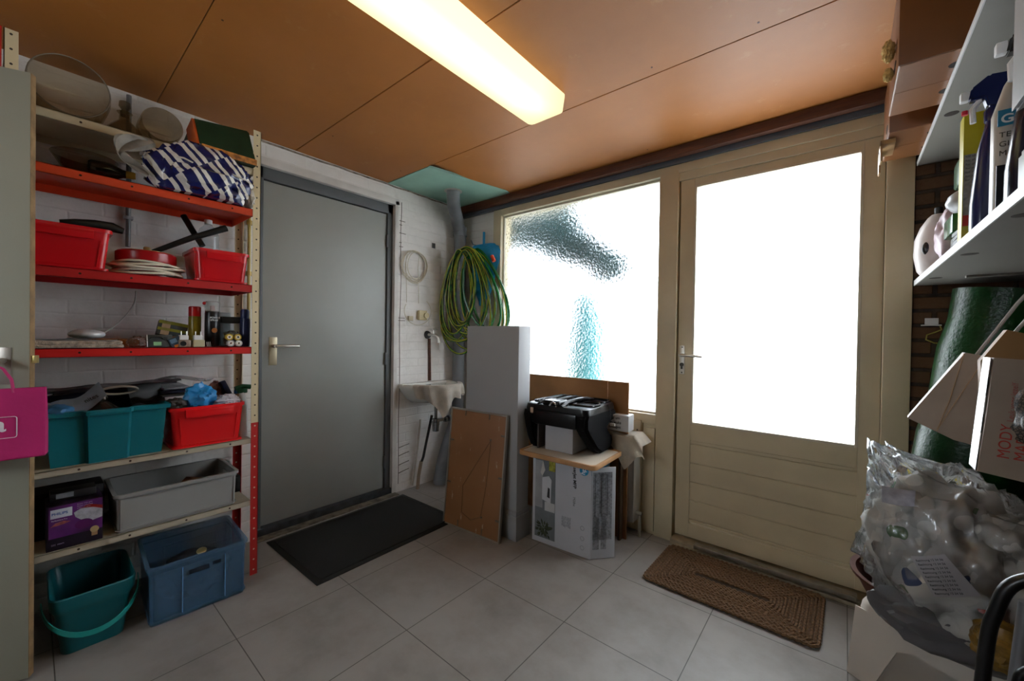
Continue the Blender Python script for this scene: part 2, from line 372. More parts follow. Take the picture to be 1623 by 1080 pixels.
# ---- outside: paving and garden things seen blurred through the glass
struct('ground_outside', B((-14, 2.62, -.12), (14, 18, -.06)), M('c9c6c0', .8, .1, 2))
gw = bm_(); abox(gw, (-14, 13.0, -.1), (14, 13.2, 2.2))
one('garden_wall', gw, M('efefef', .8, .05), 'long pale wall at the far end of the garden outside the window', 'wall')
hb = bm_(); blob(hb, (-2.52, 3.1, 2.40), (.50, .28, .34), .3, 3, 4, 3); blob(hb, (-2.15, 3.08, 2.16), (.46, .25, .24), .3, 3, 4, 6); blob(hb, (-1.82, 3.05, 1.92), (.36, .22, .16), .35, 3, 4, 5); blob(hb, (-1.50, 3.05, 1.76), (.22, .2, .17), .35, 3, 4, 9)
hd = one('garden_tree', hb, M('0a3638', .9, .2, 8), 'dark teal-green tree crown blurred behind the hammered window glass', 'tree')
tk = bm_(); atube(tk, [(-3.1, 3.3, -.06), (-3.0, 3.25, 1.2), (-2.6, 3.15, 2.2)], [.06, .05, .04], 10); link('trunk', tk, M('6a6f6c', .8), hd)
ps = bm_(); atube(ps, [(-1.66, 2.95, -.06), (-1.66, 2.95, .5), (-1.66, 2.95, 1.2), (-1.68, 2.95, 1.56)], [.21, .20, .18, .14], 16)
one('closed_parasol', ps, M('1f7c84', .9, .05), 'closed turquoise parasol blurred behind the window glass', 'parasol')

# ------------------------------------------------------------------ grey inner door
d1 = bpy.data.objects.new('door_1', None); C.objects.link(d1); d1['kind'] = 'structure'
GREY = M('949590', .45, .03, 3, .03, 200); GFR = M('55585a', .5, .06)
fb = bm_(); abox(fb, (-2.66, .815, 0), (-2.583, .858, 2.13), .003); abox(fb, (-2.66, 1.672, 0), (-2.583, 1.715, 2.13), .003); abox(fb, (-2.66, .815, 2.062), (-2.583, 1.715, 2.13), .003)
struct('door_frame', fb, GFR, d1)
struct('door_leaf', B((-2.64, .861, .048), (-2.598, 1.668, 2.056), .002), GREY, d1)
gpn = bm_(); abox(gpn, (-2.62, .855, .045), (-2.602, .863, 2.06)); abox(gpn, (-2.62, 1.664, .045), (-2.602, 1.674, 2.06)); abox(gpn, (-2.62, .86, 2.052), (-2.602, 1.67, 2.064))
struct('door_gap', gpn, M('131313', .9, 0), d1)
struct('threshold', B((-2.70, .80, 0), (-2.56, 1.735, .045), .004), M('3a3d42', .5, .25, 18), d1)
struct('floor_strip', B((-2.56, .80, 0), (-2.50, 1.74, .006), .002), M('6f665a', .7, .35, 20), d1)
pg = bm_(); abox(pg, (-2.598, .897, .985), (-2.594, .941, 1.15), .002); hpl = struct('handle_plate', pg, M('b6a98d', .35, .04, metal=.5), d1)
lv = bm_(); acyl(lv, (-2.596, .919, 1.098), (-2.548, .919, 1.098), .010); atube(lv, [(-2.55, .919, 1.098), (-2.546, .95, 1.099), (-2.546, 1.0, 1.099), (-2.55, 1.048, 1.098)], [.010, .009, .009, .008], 10)
struct('door_handle', lv, CH, hpl)
hg = bm_()
for z_ in (1.86, 1.0, .24): acyl(hg, (-2.588, 1.668, z_-.045), (-2.588, 1.668, z_+.045), .008, n=12)
struct('hinge', hg, M('5e6062', .4, 0, metal=.6), d1)
struct('wall_left', B((-2.82, .7, 0), (-2.70, 1.85, ZC)), M('444444', .8, 0))

# ------------------------------------------------------------------ lamp
LX0, LX1, LY0, LY1 = -1.19, -.985, .02, 1.545
lt = thing('ceiling_lamp', 'long lit fluorescent ceiling lamp with yellowed white diffuser box', 'lamp', ((LX0+LX1)/2, (LY0+LY1)/2, ZC))
hx, hy = (LX1-LX0)/2, (LY1-LY0)/2
N = NT('lamp_diffuser'); 
c = N.n('ShaderNodeTexCoord'); sp = N.n('ShaderNodeSeparateXYZ'); N.l(c.outputs['Object'], sp.inputs[0])
core = N.math('SUBTRACT', 1, N.math('MULTIPLY', N.math('ABSOLUTE', N.math('ADD', sp.outputs[0], -.02)), 9.0))
core = N.math('MAXIMUM', core, 0)
endf = N.math('MINIMUM', N.math('MAXIMUM', N.math('MULTIPLY', N.math('SUBTRACT', hy-.02, N.math('ABSOLUTE', sp.outputs[1])), 6.0), 0), 1)
st = N.math('ADD', .62, N.math('MULTIPLY', N.math('MULTIPLY', core, endf), .9))
em = N.n('ShaderNodeEmission'); em.inputs[0].default_value = (1, .86, .47, 1); N.l(N.math('MULTIPLY', st, LAMP_STRENGTH), em.inputs[1])
N.l(em.outputs[0], N.out.inputs[0])
db = bm_(); loft(db, [rrect(2*hx-.03, 2*hy-.03, .02, -.082, 4), rrect(2*hx-.012, 2*hy-.012, .025, -.078, 4), rrect(2*hx, 2*hy, .025, -.012, 4), rrect(2*hx, 2*hy, .025, -.006, 4)])
link('diffuser', db, N.m, lt)
link('lamp_base', B((-hx+.012, -hy+.012, -.01), (hx-.012, hy-.012, 0), .002), M('d8d2c0', .5, .03), lt)
for e in (-.4, .4): pass

# ================================================================== THINGS
REDP = M('d81a22', .22, .06, 3, alpha=.74); REDP2 = M('e0181c', .3, .06, 3)
RED = M('c4201c', .4, .06, 5); REDT = M('b01818', .45, .1, 5); CRM = M('cbbd9e', .45, .05); CRMG = M('b3a893', .5, .08)
BLACK = M('0d0e10', .45, .1); WHITE = M('d8d8d6', .5, .03); CARD = M('9a6a40', .8, .08, 6, .1, 80)

# ------------------------------------------------------------------ shelving unit
sh = thing('shelving_unit', 'metal shelving unit of red and cream shelves standing against the white brick wall', 'shelving', (-2.2, .32, 0))
def holes_mat(name, col, hole, pitch=.05):
    N = NT(name); c = N.n('ShaderNodeTexCoord'); sp = N.n('ShaderNodeSeparateXYZ'); N.l(c.outputs['Object'], sp.inputs[0])
    zf = N.math('SUBTRACT', N.math('PINGPONG', sp.outputs[2], pitch/2), pitch/4)
    zf = N.math('SUBTRACT', N.math('PINGPONG', N.math('ADD', sp.outputs[2], pitch/2), pitch/2), 0)
    d = N.math('SQRT', N.math('ADD', N.math('POWER', zf, 2), N.math('POWER', sp.outputs[1], 2)))
    N.col(N.mix(N.math('LESS_THAN', d, .0038), col, hole)); N.b.inputs['Roughness'].default_value = .45; return N.m
PC = holes_mat('post_cream', 'c9b894', '2a211b'); PR = holes_mat('post_red', 'b3201c', 'c9bda5')
def post(xc, yc, z0, z1, mat, sx=-1, sy=1):
    t = bm_(); abox(t, (0, -.016, z0), (.0025*sx, .016, z1)); abox(t, (0, .0135*sy, z0), (.032*sx, .016*sy, z1))
    o = link('post', t, mat, sh, smooth=False); o.location = (xc+2.2, yc-.32, 0); return o
post(-2.193, .699, .725, 2.146, PC); post(-2.191, .699, 0, .74, PR)
post(-2.193, -.042, .0, 2.19, PC, -1, -1); post(-2.193, -.078, 0, 2.19, PR, -1, -1)
post(-2.515, .715, .60, 2.146, PC, 1, 1); post(-2.517, .715, 0, .62, PR, 1, 1)
post(-2.515, -.04, 0, 2.15, PC, 1, -1)
def shelf(ztop, lip, mat, x0=-2.51, x1=-2.197, y0=-.03, y1=.685):
    t = bm_(); f = lambda x, y, z: (x+2.2, y-.32, z)
    abox(t, f(x0, y0, ztop-.0025), f(x1, y1, ztop)); abox(t, f(x1-.002, y0, ztop-lip), f(x1, y1, ztop)); abox(t, f(x0, y0, ztop-lip), f(x0+.002, y1, ztop))
    abox(t, f(x1-.02, y0, ztop-lip), f(x1, y1, ztop-lip+.0015))
    for y in (y0, y1-.002): abox(t, f(x0, y, ztop-lip), f(x1, y+.002, ztop))
    s = link('shelf', t, mat, sh, smooth=False)
    for y in (.12, .26, .44, .6):
        b = bm_(); acyl(b, f(x1-.001, y, ztop-lip/2), f(x1+.001, y, ztop-lip/2), .004, n=10); link('hole', b, M('2b1a14', .8, 0), s)
    return s
RED_LAMPLIT = M('c63a16', .42, .06, 5)  # shelf red shifted to orange, warm lamp light put into the colour
S = {1: 1.963, 2: 1.768, 3: 1.404, 4: 1.107, 5: .665, 6: .366}
shelf(S[1], .033, CRM); shelf(S[2], .035, RED_LAMPLIT); shelf(S[3], .036, REDT); shelf(S[4], .033, RED); shelf(S[5], .024, CRMG); shelf(S[6], .026, CRMG)

# wall items behind the shelves
cp = bm_(); atube(cp, [(-2.535, .288, 1.42), (-2.535, .288, 1.50)], .008); atube(cp, [(-2.535, .288, 1.56), (-2.535, .289, 1.80), (-2.535, .288, 2.25)], .009)
con = one('conduit_pipe', cp, M('76777a', .5, .1), 'grey conduit pipe running down the brick wall behind the shelves', 'pipe')
k = bm_(); abox(k, (-2.552, .272, 1.685), (-2.525, .305, 1.70), .003); link('pipe_clip', k, M('97979a', .5, .05), con)
so = thing('wall_socket', 'white surface socket on the brick behind the cable reel', 'socket', (-2.553, .31, 1.50))
link('socket_body', B((0, -.03, -.045), (.045, .045, .045), .008), WHITE, so)
k = bm_(); atube(k, [(.04, .0, .02), (.06, .02, .03), (.08, .05, .01), (.11, .08, -.02)], .008); link('plug', k, M('b5b4b0', .5, 0), so)
k = bm_(); atube(k, smooth([(-2.53, .315, 1.36), (-2.52, .31, 1.31), (-2.47, .285, 1.26), (-2.42, .24, 1.20), (-2.36, .19, 1.16), (-2.31, .165, 1.152)]), .003, 8)
one('charger_cable', k, M('a5a39c', .5, 0), 'thin grey cable hanging in a curve to the silver gadget', 'cable')
k = bm_(); atube(k, [(-2.535, .773, 1.2), (-2.535, .773, 1.7), (-2.535, .772, 1.95)], .009)
gp_ = one('gas_pipe', k, M('b39a52', .4, .1), 'yellowish upright pipe on the wall just behind the shelving post', 'pipe')
for z_ in (1.78, 1.5):
    k = bm_(); acyl(k, (-2.536, .773, z_-.012), (-2.536, .773, z_+.012), .014); link('coupling', k, M('a98b4a', .35, .1, metal=.4), gp_)

# ---- top shelf
def glassm(name, tint, body, dif):
    N = NT(name); tr = N.n('ShaderNodeBsdfTransparent'); tr.inputs[0].default_value = lin(tint); gl = N.n('ShaderNodeBsdfGlossy'); gl.inputs['Roughness'].default_value = .06
    df = N.n('ShaderNodeBsdfDiffuse'); df.inputs[0].default_value = lin(dif); m0 = N.n('ShaderNodeMixShader'); m0.inputs[0].default_value = body
    N.l(tr.outputs[0], m0.inputs[1]); N.l(df.outputs[0], m0.inputs[2]); f = N.n('ShaderNodeLayerWeight'); f.inputs['Blend'].default_value = .5; fa = N.math('ADD', .04, N.math('MULTIPLY', N.math('POWER', f.outputs['Facing'], 4), .45))
    m = N.n('ShaderNodeMixShader'); N.l(fa, m.inputs[0]); N.l(m0.outputs[0], m.inputs[1]); N.l(gl.outputs[0], m.inputs[2]); N.l(m.outputs[0], N.out.inputs[0]); return N.m
GL = glassm('clear_glass', 'ece6da', .05, 'a89f8c'); GLD = glassm('dusty_glass', 'cfc8b8', .10, '8d8676')
def lathe_thing(name, label, cat, prof, loc, mat, rot=(0, 0, 0), group=None, n=40, inner=None):
    t = bm_(); alathe(t, prof, n, cap0=True, cap1=True if inner is None else True); return one(name, t, mat, label, cat, loc, rot, group)
vp = [(.05, 0), (.09, .01), (.108, .06), (.112, .16), (.106, .22), (.102, .222), (.107, .16), (.103, .065), (.086, .016), (.02, .012)]
gv_ = lathe_thing('glass_vase', 'wide clear glass vase lying on its side, largest glass on the top shelf', 'vase', vp, (-2.44, .095, S[1]+.114), GL, (0, pi/2, 0))
q = bm_(); atube(q, [(.1045*cos(t), .1045*sin(t), .221) for t in [2*pi*j/40 for j in range(40)]], .0022, 6, True); link('rim', q, M('6e675a', .1, 0), gv_)
dc = thing('glass_decanter', 'round-bellied glass decanter with stopper between two glass vases', 'decanter', (-2.42, .262, S[1]+.001))
t = bm_(); alathe(t, [(.03, 0), (.055, .004), (.064, .03), (.058, .075), (.035, .105), (.02, .12), (.018, .145), (.026, .155), (.022, .156), (.015, .145), (.017, .12), (.032, .103), (.054, .075), (.06, .03), (.05, .008), (.01, .006)], 36)
link('body', t, GL, dc)
t = bm_(); alathe(t, [(.014, .14), (.016, .158), (.010, .165), (.02, .18), (.018, .2), (.006, .206)], 24); link('stopper', t, GLD, dc)
t = bm_(); atube(t, [(.01, .05, .10), (.01, .075, .10), (.01, .085, .07), (.01, .062, .045)], .005); link('handle', t, GLD, dc)
lathe_thing('glass_jar', 'smaller plain glass jar lying on its side beside the decanter', 'jar', [(.04, 0), (.062, .006), (.068, .05), (.068, .16), (.064, .165), (.064, .05), (.058, .01), (.01, .008)], (-2.36, .352, S[1]+.070), GL, (0, pi/2, 0))
tb = thing('green_box', 'dark green cardboard box with orange sides on the top shelf corner', 'box', (-2.27, .575, S[1]+.002))
t = bm_(); loft(t, [[(-.12, -.115, 0), (.11, -.105, 0), (.11, .115, 0), (-.12, .12, 0)], [(-.12, -.12, .10), (.045, -.118, .155), (.035, .10, .185), (-.12, .12, .17)]])
bmesh.ops.bevel(t, geom=t.edges[:], offset=.006, segments=2, affect='EDGES')
link('box_body', t, M('17331f', .5, .15, 12, .05), tb)
t = bm_(); loft(t, [[(.0, -.118, .006), (.109, -.112, .006), (.045, -.1225, .150), (-.04, -.124, .125)], [(.0, -.108, .006), (.107, -.103, .006), (.043, -.112, .150), (-.04, -.113, .125)]]); link('side_panel', t, M('b8501c', .5, .1), tb)
t = bm_(); abox(t, (.1085, -.10, .001), (.112, .112, .028), .001); link('torn_strip', t, M('c07a32', .6, .35, 40), tb)

# ---- second shelf
lathe_thing('glass_bowl', 'dusty clear glass bowl standing on the upper red shelf', 'bowl', [(.03, 0), (.035, .004), (.03, .012), (.06, .03), (.095, .09), (.092, .092), (.055, .034), (.01, .018)], (-2.33, .14, S[2]+.001), GLD)
bk = thing('dark_bottle', 'dark lying bottle with gold neck band in front of the striped bag', 'bottle', (-2.25, .165, S[2]+.034), (pi/2*-1, 0, radians(-12)))
t = bm_(); alathe(t, [(.028, -.02), (.032, -.012), (.032, .04), (.016, .075), (.012, .10), (.014, .105)], 28); link('body', t, M('14120e', .15, .05), bk)
t = bm_(); alathe(t, [(.0145, .08), (.0145, .105), (.012, .112)], 24); link('neck_band', t, M('b08a3a', .3, .05, metal=.8), bk)
# striped shopping bag
N = NT('striped_plastic'); c = N.n('ShaderNodeTexCoord'); mp = N.n('ShaderNodeMapping'); N.l(c.outputs['Object'], mp.inputs[0]); mp.inputs['Rotation'].default_value = (radians(-38), 0, 0)
wv = N.n('ShaderNodeSeparateXYZ'); N.l(mp.outputs[0], wv.inputs[0])
s1 = N.math('FRACT', N.math('MULTIPLY', wv.outputs[1], 12.5)); row = N.math('FLOOR', N.math('MULTIPLY', wv.outputs[2], 9.5))
s1 = N.math('FRACT', N.math('ADD', N.math('MULTIPLY', wv.outputs[1], 12.5), N.math('MULTIPLY', row, .5)))
a = N.math('LESS_THAN', s1, .2); b2 = N.math('MULTIPLY', N.math('GREATER_THAN', s1, .36), N.math('LESS_THAN', s1, .56))
N.col(N.mix(N.math('ADD', a, b2), '141a4e', 'cfc9c0')); N.b.inputs['Roughness'].default_value = .25
sbm = N.m
sb = thing('striped_bag', 'crumpled navy and white striped plastic bag stuffed on the upper red shelf', 'bag', (-2.245, .49, S[2]+.002))
t = bm_(); blob(t, (.01, .0, .10), (.10, .195, .135), .26, 2.2, 5, 11, True, 0)
for v in t.verts:
    if v.co.x > .08 and v.co.z < .1: v.co.x += .02
    if v.co.z > .155 and v.co.x < .052: v.co.z = .155+(v.co.z-.155)*.05
    if v.co.x > .0: v.co.x += .02
link('bag_body', t, sbm, sb, ang=30)
t = bm_(); grid(t, 14, 6, lambda a, b: (.06+.05*sin(a*pi)+.01*sin(b*9), -.16-.10*sin(a*pi)-.03*b+.0, .02+.14*a*(1-.0*b)+.02*sin(a*6+b*4)+.02*b), .001); link('bag_opening', t, M('b9b2a6', .35, .15, 20), sb)
t = bm_(); atube(t, [(.115+.004*sin(i), -.11+i*.028, .125-.002*i+.004*sin(i*2)) for i in range(10)], .0035, 6); link('bag_hem', t, M('c9c4ba', .35, .1), sb)
t = bm_(); blob(t, (.02, .185, .05), (.05, .022, .05), .4, 3, 3, 4, True, 0); link('bag_end', t, M('bdb8ae', .35, .2, 20), sb)

# ---- third shelf

def storage_bin(name, label, loc, w_, d_, h_, mat, rot=0, group=None, taper=.9, latch=True, t=.003, tr=None):
    r_ = thing(name, label, 'storage bin', loc, (0, 0, rot), group)
    q = bm_(); tub(q, d_*taper, w_*taper, d_, w_, h_, .02, t, .008, .014); link('bin_body', q, mat, r_)
    if latch:
        q = bm_(); abox(q, (d_/2+.004, -w_*.33, h_-.026), (d_/2+.018, w_*.33, h_-.010), .003); abox(q, (d_/2+.010, -w_*.33, h_-.045), (d_/2+.018, w_*.33, h_-.02), .002); link('latch', q, mat, r_)
    for sy in (-1, 1):
        q = bm_(); atube(q, [(d_*taper/2+.0015, sy*w_*taper*.40, .012), (d_/2+.0005, sy*w_*.40, h_-.045)], .0022, 6); link('front_rib', q, mat, r_)
    q = bm_(); atube(q, [(d_*taper/2+.0015, -w_*taper*.40, .012), (d_*taper/2+.0015, w_*taper*.40, .012)], .002, 6); link('front_rib', q, mat, r_)
    q = bm_(); loft(q, [rrect(d_*taper+.022, w_*taper+.022, .02, 0), rrect(d_*taper+.022, w_*taper+.022, .02, .008)]); link('foot_rim', q, mat, r_)
    return r_
storage_bin('red_bin', 'red translucent plastic bin at the left end of the middle red shelf', (-2.325, .070, S[3]+.001), .26, .25, .158, REDP)
# black cordless tool on the bin
k = bm_(); atube(k, [(-2.24, .07, 1.575), (-2.24, .11, 1.58), (-2.25, .16, 1.585), (-2.25, .21, 1.585), (-2.25, .242, 1.577)], [.008, .014, .019, .019, .012], 12)
one('black_nozzle', k, BLACK, 'black plastic nozzle lying on top of the left red bin', 'nozzle')
cr_ = thing('cable_reel', 'red cable reel wound with white extension cord, lying flat', 'cable reel', (-2.315, .322, S[3]+.001))
for i in range(6):
    q = bm_(); rr = .112-.006*(i % 3)+.003*i*.5; zz = .010+.0085*i
    atube(q, [(rr*cos(a)+.004*sin(3*a+i), rr*sin(a)*1.03+.006*sin(2*a+i*2), zz+.005*sin(a*2+i*1.7)) for a in [2*pi*j/40 for j in range(40)]], .0052, 7, True)
    link('cord_loop', q, M('cfc6b2', .5, .04), cr_)
q = bm_(); alathe(q, [(.10, .0), (.10, .004), (.055, .006), (.055, .055), (.096, .058), (.099, .066), (.099, .098), (.093, .104), (.03, .108)], 40); link('drum', q, M('9e1418', .28, .05), cr_)
q = bm_(); alathe(q, [(.085, .104), (.085, .107), (.012, .109), (.012, .128), (.009, .131)], 32); link('hub_knob', q, M('b59b66', .5, .05), cr_)
storage_bin('red_bin', 'red translucent plastic bin at the right end of the middle red shelf', (-2.315, .568, S[3]+.001), .20, .238, .142, REDP)
for nm, p, lab in (('vacuum_tube', [(-2.27, .335, 1.512), (-2.235, .46, 1.592), (-2.225, .585, 1.660)], 'longer black vacuum cleaner tube leaning from the reel onto the right red bin'),
                   ('vacuum_tube', [(-2.44, .468, 1.73), (-2.42, .50, 1.66), (-2.40, .535, 1.59)], 'shorter black tube standing crosswise behind the longer one')):
    q = bm_(); P = [Vector(x) for x in p]
    atube(q, p, [.010, .0125, .015] if len(p[0]) and lab[0] == 'l' else .013, 14); one(nm, q, BLACK, lab, 'tube', group='black tubes by the reel')
wb = thing('water_bottle', 'clear plastic water bottle with white cap behind the right red bin', 'bottle', (-2.478, .575, S[3]+.001))
q = bm_(); pr = [(.03, 0), (.043, .006), (.045, .03)]
for i in range(9): pr += [(.0425, .05+i*.022), (.045, .061+i*.022)]
pr += [(.045, .255), (.036, .285), (.018, .305), (.014, .318)]
alathe(q, pr, 32); link('bottle_body', q, glassm('bottle_plastic', 'eef2f4', .10, 'c8cdd0'), wb)
q = bm_(); alathe(q, [(.0165, .312), (.0165, .332), (.015, .334)], 24); link('cap', q, M('e6e6e4', .4, 0), wb)
q = bm_(); alathe(q, [(.0455, .10), (.0458, .10), (.0458, .16), (.0455, .16)], 32, cap0=False, cap1=False); link('bottle_label', q, M('c9cdd4', .4, .15, 40), wb)
k = bm_(); abox(k, (-2.5, .66, 1.405), (-2.44, .70, 1.47), .008); 

# ---- fourth shelf
tw = thing('folded_towel', 'folded beige terry towel on the lower red shelf', 'towel', (-2.30, .105, S[4]+.001))
for i, (z0, z1) in enumerate(((0, .013), (.013, .027))):
    q = bm_(); abox(q, (-.11, -.14, z0), (.105, .135-.004*i, z1), .006, 3)
    bmesh.ops.subdivide_edges(q, edges=[e for e in q.edges if e.calc_length() > .03], cuts=12, use_grid_fill=True)
    for v in q.verts: v.co += Vector((0, 0, .002*noise.noise(v.co*30)))
    link('towel_layer', q, M('b3a08c', .95, .25, 60, .6, 250, sheen=.4), tw)
for i, (y, dy, col, lab) in enumerate(((.06, .09, '5b7186', 'blue-grey printed leaflet lying lowest on the towel'), (.12, .08, '7f8f74', 'pale green magazine lying over the leaflet on the towel'))):
    q = bm_(); grid(q, 10, 4, lambda a, b, y=y, dy=dy, i=i: (-2.32+b*.12, y-.03+a*(dy+.05), S[4]+.030+.006*i+.004*sin(a*pi)), .0022)
    one('magazine', q, M(col, .3, .35, 30), lab, 'magazine')
q = bm_(); blob(q, (-2.30, .145, S[4]+.052), (.05, .052, .019), .05, 1, 3); one('silver_gadget', q, M('cfcfd2', .3, .05, metal=.25), 'silver oval gadget lying on the towel and magazines', 'gadget')
q = bm_(); abox(q, (-2.36, .235, S[4]+.001), (-2.30, .30, S[4]+.03), .004); abox(q, (-2.38, .15, S[4]+.03), (-2.36, .30, S[4]+.034), .001)
one('amber_case', q, M('9a5a2c', .25, .15, 20), 'low amber plastic case behind the towel', 'case')
q = bm_(); blob(q, (-2.24, .285, S[4]+.022), (.03, .032, .024), .5, 4, 4, 8, True, S[4]+.001); one('plastic_wrap', q, glassm('wrap_film', 'e6dcd8', .18, 'b9a8a0'), 'crumpled clear plastic wrapping beside the towel', 'wrapper')
def pack(name, label, cat, loc, rot, size, base, bits=(), group=None):
    r_ = thing(name, label, cat, loc, rot, group); sx, sy, sz = size
    link('pack_body', B((-sx/2, -sy/2, 0), (sx/2, sy/2, sz), .0015), M(base, .45, .12, 20), r_)
    for (y0, y1, z0, z1, c_, nm) in bits:
        link(nm, B((sx/2-.0002, y0*sy, z0*sz), (sx/2+.0008, y1*sy, z1*sz)), M(c_, .45, .1, 30), r_)
    return r_
pk = pack('blister_pack', 'dark blister pack with green gadget picture and white edge', 'packet', (-2.225, .352, S[4]+.001), (0, radians(-8), radians(6)), (.012, .085, .052), '262a26', ((-.5, -.47, 0, 1, 'd2d2d0', 'edge_strip'), (-.25, .05, .12, .42, '7fae7a', 'print'), (-.2, .3, .5, .8, '16171a', 'print')))
q = bm_(); atube(q, [(.009, -.012+.022*cos(a), .033+.009*sin(a)) for a in [pi*i/8 for i in range(9)]], .003, 8); link('gadget', q, BLACK, pk)
pack('battery_pack', 'small blue-black packet with orange and white corner, beside the plug adapters', 'packet', (-2.215, .415, S[4]+.001), (radians(25), radians(-10), radians(-10)), (.010, .045, .045), '2b3f52', ((-.4, .1, .5, .9, '5f7f96', 'print'), (-.3, .3, .05, .3, 'c7772e', 'print'), (.1, .5, .0, .3, 'c9c9c6', 'print')))
pack('wrapped_bundle', 'olive and navy striped packet with a tan band, propped at the back', 'packet', (-2.36, .41, S[4]+.045), (radians(-12), radians(-12), 0), (.03, .105, .065), '39424a', ((-.5, .5, .78, 1, '8a8a2c', 'stripe'), (-.5, .5, .3, .5, '8a8a2c', 'stripe'), (-.38, -.1, -.0, 1, 'b59a7e', 'paper_band')))
q = B((-2.39, .36, S[4]+.001), (-2.33, .47, S[4]+.046), .003); one('brown_box', q, M('5d3c26', .6, .1), 'small dark brown box under the striped packet at the back', 'box')
def adapter(loc, lab, col):
    r_ = thing('plug_adapter', lab, 'adapter', loc, (0, 0, 0), 'white plug adapters')
    link('adapter_body', B((-.022, -.021, 0), (.022, .021, .032), .005), M(col, .4, .05), r_)
    link('adapter_top', B((-.017, -.017, .030), (.017, .014, .052), .005), WHITE, r_)
    for y in (-.010, .009):
        q = bm_(); acyl(q, (0, y, .05), (0, y, .069), .0022, n=8); link('pin', q, CH, r_)
    return r_
a1 = adapter((-2.225, .432, S[4]+.001), 'white plug adapter with a brownish socket face, left of the pair', '8a7666')
adapter((-2.225, .482, S[4]+.001), 'cream plug adapter with upright pins, right of the pair', 'b8ad8a')
q = bm_(); acyl(q, (.0215, -.006, .015), (.0225, -.006, .015), .011); link('socket_hole', q, BLACK, a1)
for i in range(3):
    q = bm_(); atube(q, [(-2.205, .512+i*.006, S[4]+.003), (-2.205, .509+i*.006, S[4]+.024)], .0016, 6); one('screw_bit', q, CH, 'little metal bit standing against the black spray can', 'bit', group='metal bits by the spray can')
def spray(name, label, loc, r0, h, body, cap, caph, capr=None, bits=()):
    s_ = thing(name, label, 'spray can', loc)
    q = bm_(); alathe(q, [(r0*.92, 0), (r0, .004), (r0, h-.008), (r0*.9, h)], 28); link('can_body', q, body, s_)
    q = bm_(); alathe(q, [((capr or r0*.98), h-.004), ((capr or r0*.98), h+caph-.004), ((capr or r0*.98)-.004, h+caph)], 28); link('cap', q, cap, s_)
    return s_
spray('spray_can', 'yellow-green spray can with a red cap on the lower red shelf', (-2.33, .492, S[4]+.001), .024, .143, M('8a7a1e', .3, .2, 30), M('c01a1a', .3, 0), .042)
bc = spray('spray_can', 'tall black spray can under a clear cap on the lower red shelf', (-2.285, .548, S[4]+.001), .029, .165, M('151417', .3, .08, 20), M('c9c6c2', .1, 0, trans=.7, ior=1.15), .045)
q = bm_(); acyl(q, (0, 0, .165), (0, 0, .19), .008); link('nozzle', q, M('c2888a', .4), bc)
q = bm_(); blob(q, (0, -.03, .2), (.01, .008, .008), .1, 2, 2); link('nozzle_tip', q, RED, bc)
text('lettering', 'POWER\nSPRAY', .0115, WHITE, bc, face((.0305, -.016, .13), (0, 1, 0), (0, 0, 1)))
q = bm_(); acyl(q, (.0285, .002, .075), (.0305, .002, .075), .011); link('can_emblem', q, M('a0602a', .4, .2, 60), bc)
jr = thing('screw_jar', 'clear square jar with black lid, full of screws', 'jar', (-2.30, .628, S[4]+.001))
link('jar_body', B((-.035, -.044, 0), (.035, .040, .115), .006), glassm('jar_plastic', 'e4e8ea', .12, 'a8b0b2'), jr)
link('lid', B((-.037, -.046, .112), (.037, .042, .142), .004), BLACK, jr); q = bm_(); blob(q, (0, 0, .04), (.028, .034, .036), .3, 6, 3); link('screws', q, M('8a8680', .4, .4, 90, metal=.5), jr)['kind'] = 'stuff'
q = bm_(); abox(q, (-2.40, .55, S[4]+.001), (-2.35, .64, S[4]+.165), .006); one('grey_tin', q, M('8d8c8a', .4, .1), 'grey tin standing behind the black spray can and jar', 'tin')
for i, (y, z, c_, lab) in enumerate(((.598, .0445, 'b59a2c', 'yellow tape roll on the upper row, left one'), (.632, .0445, 'b59a2c', 'yellow tape roll on the upper row, right one'), (.604, .0155, 'b5b5b2', 'white tape roll on the bottom row, left one'), (.636, .0155, 'b5b5b2', 'white tape roll on the bottom row, right one'))):
    r_ = thing('tape_roll', lab, 'tape', (-2.235, y, S[4]+.0015+z), (0, pi/2, 0), 'rolls of tape stacked in front of the jar')
    q = bm_(); alathe(q, [(.007, 0), (.0145, 0), (.0145, .022), (.007, .022), (.007, 0)], 24, cap0=False, cap1=False); link('tape', q, M(c_, .3, .05), r_)
    q = bm_(); alathe(q, [(.005, -.001), (.009, -.001), (.009, .0235), (.005, .0235), (.005, -.001)], 20, cap0=False, cap1=False); link('core', q, M('e0dccf', .4, 0), r_)
nb = thing('navy_bottle', 'dark blue plastic bottle at the right end beside the shelf post', 'bottle', (-2.255, .672, S[4]+.001))
q = bm_(); loft(q, [rrect(.05, .034, .012, 0), rrect(.055, .036, .014, .01), rrect(.055, .036, .014, .12), rrect(.05, .034, .013, .135)]); link('bottle_body', q, M('1b2348', .35, .05), nb)
q = bm_(); alathe(q, [(.017, .133), (.019, .14), (.019, .172), (.015, .18)], 12); link('cap', q, M('18244f', .4, .05), nb)

